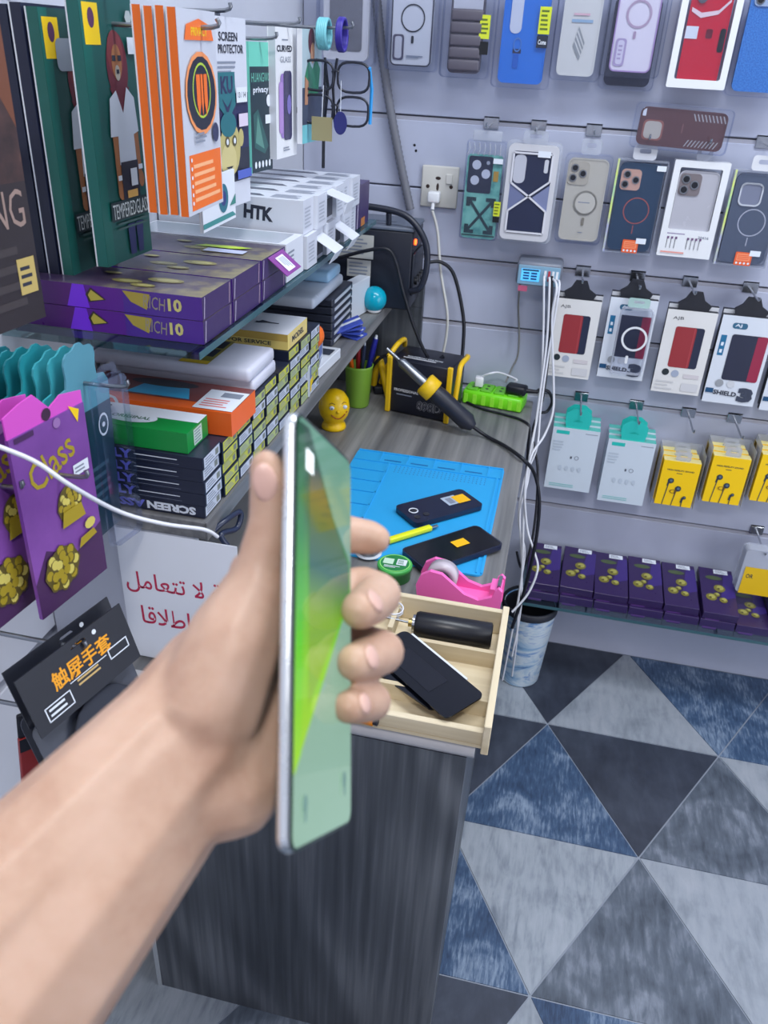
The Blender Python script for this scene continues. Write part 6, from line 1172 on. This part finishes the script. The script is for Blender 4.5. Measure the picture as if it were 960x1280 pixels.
so = o2.build('screen', o, label='lit pale green wallpaper screen with painted lime and olive reflections'); so.location = (W_ / 2, 0, H_ / 2)
b = B(); b.bbox((-0.0004, 0.0020, 0.088), (0.0004, 0.0038, 0.112), FRM, 0.0003, seg=1).bbox((-0.0004, 0.0020, 0.120), (0.0004, 0.0038, 0.134), FRM, 0.0003, seg=1).build('side_button', o)
b = B(); lz = C0 @ Matrix.Translation((0.02, 0, 0.055))
for z in (-0.012, 0.012): b.tube([tuple(lz @ Vector((0, 0.0056, z))), tuple(lz @ Vector((0, 0.0072, z)))], 0.009, LENS, 16)
b.build('rear_camera', o)

def capsule(bm, a, ra, c, rc):
    """tapered limb between two joints: hull of two balls"""
    t = bmesh.new()
    for q, r in ((a, ra), (c, rc)):
        bmesh.ops.create_icosphere(t, subdivisions=2, radius=r, matrix=Matrix.Translation(Vector(q)))
    hull = bmesh.ops.convex_hull(t, input=t.verts)
    dead = {v for v in hull['geom_interior'] if isinstance(v, bmesh.types.BMVert)} | {v for v in hull['geom_unused'] if isinstance(v, bmesh.types.BMVert)}
    bmesh.ops.delete(t, geom=list(dead), context='VERTS')
    me = bpy.data.meshes.new('tmp'); t.to_mesh(me); t.free(); bm.from_mesh(me); bpy.data.meshes.remove(me)
CH = {
 'forearm': [((-0.2024, 0.0982, 1.1107), .052), ((-0.1737, 0.1315, 1.1385), .049), ((-0.1508, 0.1684, 1.1641), .042), ((-0.1272, 0.2052, 1.1894), .034), ((-0.1168, 0.2216, 1.2001), .032)],
 'radius': [((-0.1826, 0.1165, 1.1661), .030), ((-0.1514, 0.1707, 1.1885), .026), ((-0.1235, 0.2198, 1.2133), .022), ((-0.1154, 0.2400, 1.2252), .020)],
 'palm_a': [((-0.1171, 0.2223, 1.1993), .030), ((-0.1077, 0.2453, 1.2117), .024), ((-0.1063, 0.2686, 1.2372), .018)],
 'palm_b': [((-0.1157, 0.2176, 1.1909), .028), ((-0.1039, 0.2273, 1.1934), .026), ((-0.0975, 0.2415, 1.1997), .020), ((-0.1009, 0.2558, 1.2133), .018)],
 'heel': [((-0.1071, 0.2097, 1.1904), .022), ((-0.0962, 0.2135, 1.1894), .020), ((-0.0933, 0.2243, 1.1948), .016)],
 'thenar': [((-0.1099, 0.2260, 1.2195), .024), ((-0.1031, 0.2404, 1.2421), .020), ((-0.0987, 0.2536, 1.2593), .0135)],
 'thumb': [((-0.1018, 0.2407, 1.2422), .018), ((-0.0987, 0.2568, 1.2649), .0110), ((-0.0974, 0.2668, 1.2837), .0088), ((-0.0986, 0.2710, 1.2973), .0086), ((-0.1010, 0.2734, 1.3043), .0068)],
 'web': [((-0.1025, 0.2528, 1.2369), .016), ((-0.1049, 0.2700, 1.2532), .013)],
 'index': [((-0.1071, 0.2711, 1.2417), .015), ((-0.1003, 0.3107, 1.2411), .0112), ((-0.0870, 0.3382, 1.2377), .0102), ((-0.0723, 0.3405, 1.2366), .0090), ((-0.0689, 0.3400, 1.2366), .0078)],
 'middle': [((-0.1048, 0.2637, 1.2282), .0155), ((-0.0938, 0.2997, 1.2200), .0120), ((-0.0714, 0.3228, 1.2181), .0112), ((-0.0606, 0.3134, 1.2224), .0112), ((-0.0615, 0.2961, 1.2292), .0104), ((-0.0627, 0.2806, 1.2364), .0088)],
 'ring': [((-0.1005, 0.2526, 1.2117), .015), ((-0.0884, 0.2826, 1.1988), .0118), ((-0.0650, 0.3048, 1.1970), .0110), ((-0.0539, 0.2947, 1.2041), .0108), ((-0.0569, 0.2799, 1.2120), .0100), ((-0.0605, 0.2653, 1.2203), .0085)],
 'little': [((-0.0969, 0.2400, 1.1989), .0145), ((-0.0851, 0.2659, 1.1850), .0108), ((-0.0642, 0.2831, 1.1816), .0098), ((-0.0538, 0.2752, 1.1907), .0094), ((-0.0562, 0.2641, 1.1986), .0088), ((-0.0592, 0.2524, 1.2067), .0076)],
}
bm = bmesh.new()
for ch in CH.values():
    for (a, ra), (c, rc) in zip(ch[:-1], ch[1:]): capsule(bm, a, ra, c, rc)
me = bpy.data.meshes.new('person'); bm.to_mesh(me); bm.free()
tmp = bpy.data.objects.new('tmp', me); COL.objects.link(tmp)
r = tmp.modifiers.new('r', 'REMESH'); r.mode = 'VOXEL'; r.voxel_size = 0.0017
s = tmp.modifiers.new('s', 'SMOOTH'); s.factor = 0.6; s.iterations = 8
me2 = bpy.data.meshes.new_from_object(tmp.evaluated_get(bpy.context.evaluated_depsgraph_get()))
bpy.data.objects.remove(tmp); bpy.data.meshes.remove(me)
SKIN = noise_mat('skin', [(0.3, (180, 142, 120)), (0.5, (195, 160, 138)), (0.72, (205, 172, 152))], nscale=26, detail=5, rough=0.5, bump=0.12)
sp = SKIN.node_tree.nodes['Principled BSDF']; sp.inputs['Subsurface Weight'].default_value = 0.12; sp.inputs['Subsurface Radius'].default_value = (0.006, 0.002, 0.001)
me2.materials.clear(); me2.materials.append(SKIN); me2.name = 'person'
me2.polygons.foreach_set('use_smooth', [True] * len(me2.polygons))
person = tag(obj_of('person', me2), 'bare left forearm and hand reaching in to grip the green phone', 'person')
NAIL = mat((212, 172, 158), 0.35)
camv = Vector((0, 0, 1.45))
def nail(tip, prev, rad, w, l, back=0.3):
    T = Vector(tip); Pv = Vector(prev); d = (T - Pv).normalized(); c = T - d * rad * back
    n = (camv - c); n = (n - d * n.dot(d)).normalized(); x = d.cross(n)
    M = Matrix((x, d, n)).transposed().to_4x4(); M.translation = c + n * (rad * 0.86)
    B(M).ball((0, 0, 0), (w, l, rad * 0.22), NAIL, None, 14).build('fingernail', person)
nail((-0.0627, 0.2806, 1.2364), (-0.0615, 0.2961, 1.2292), .0088, .0056, .0066); nail((-0.0605, 0.2653, 1.2203), (-0.0569, 0.2799, 1.2120), .0085, .0054, .0062); nail((-0.0592, 0.2524, 1.2067), (-0.0562, 0.2641, 1.1986), .0076, .0046, .0054)
nail((-0.1015, 0.2711, 1.3025), (-0.0976, 0.2675, 1.2870), .0080, .0048, .0080, 0.4)

# prints, stickers and labels belong to the carton, case or card they sit on
for o in list(bpy.data.objects):
    if o.type != 'EMPTY' or 'category' not in o: continue
    host = next((c for n in ('carton', 'front_box', 'window_box', 'phone_case', 'shell', 'card', 'header_card', 'packet', 'sheet') for c in o.children if c.name.split('.')[0] == n), None)
    if host is None: continue
    for c in list(o.children):
        n = c.name.split('.')[0]
        if c is not host and (n.startswith('printed_') or n in ('price_sticker', 'end_label', 'camera_block', 'camera_ring', 'camera_window', 'magnet_ring', 'end_flap_seam', 'lid_flap', 'quilted_back', 'smoky_back', 'dark_opening', 'hang_hole')):
            c.parent = host
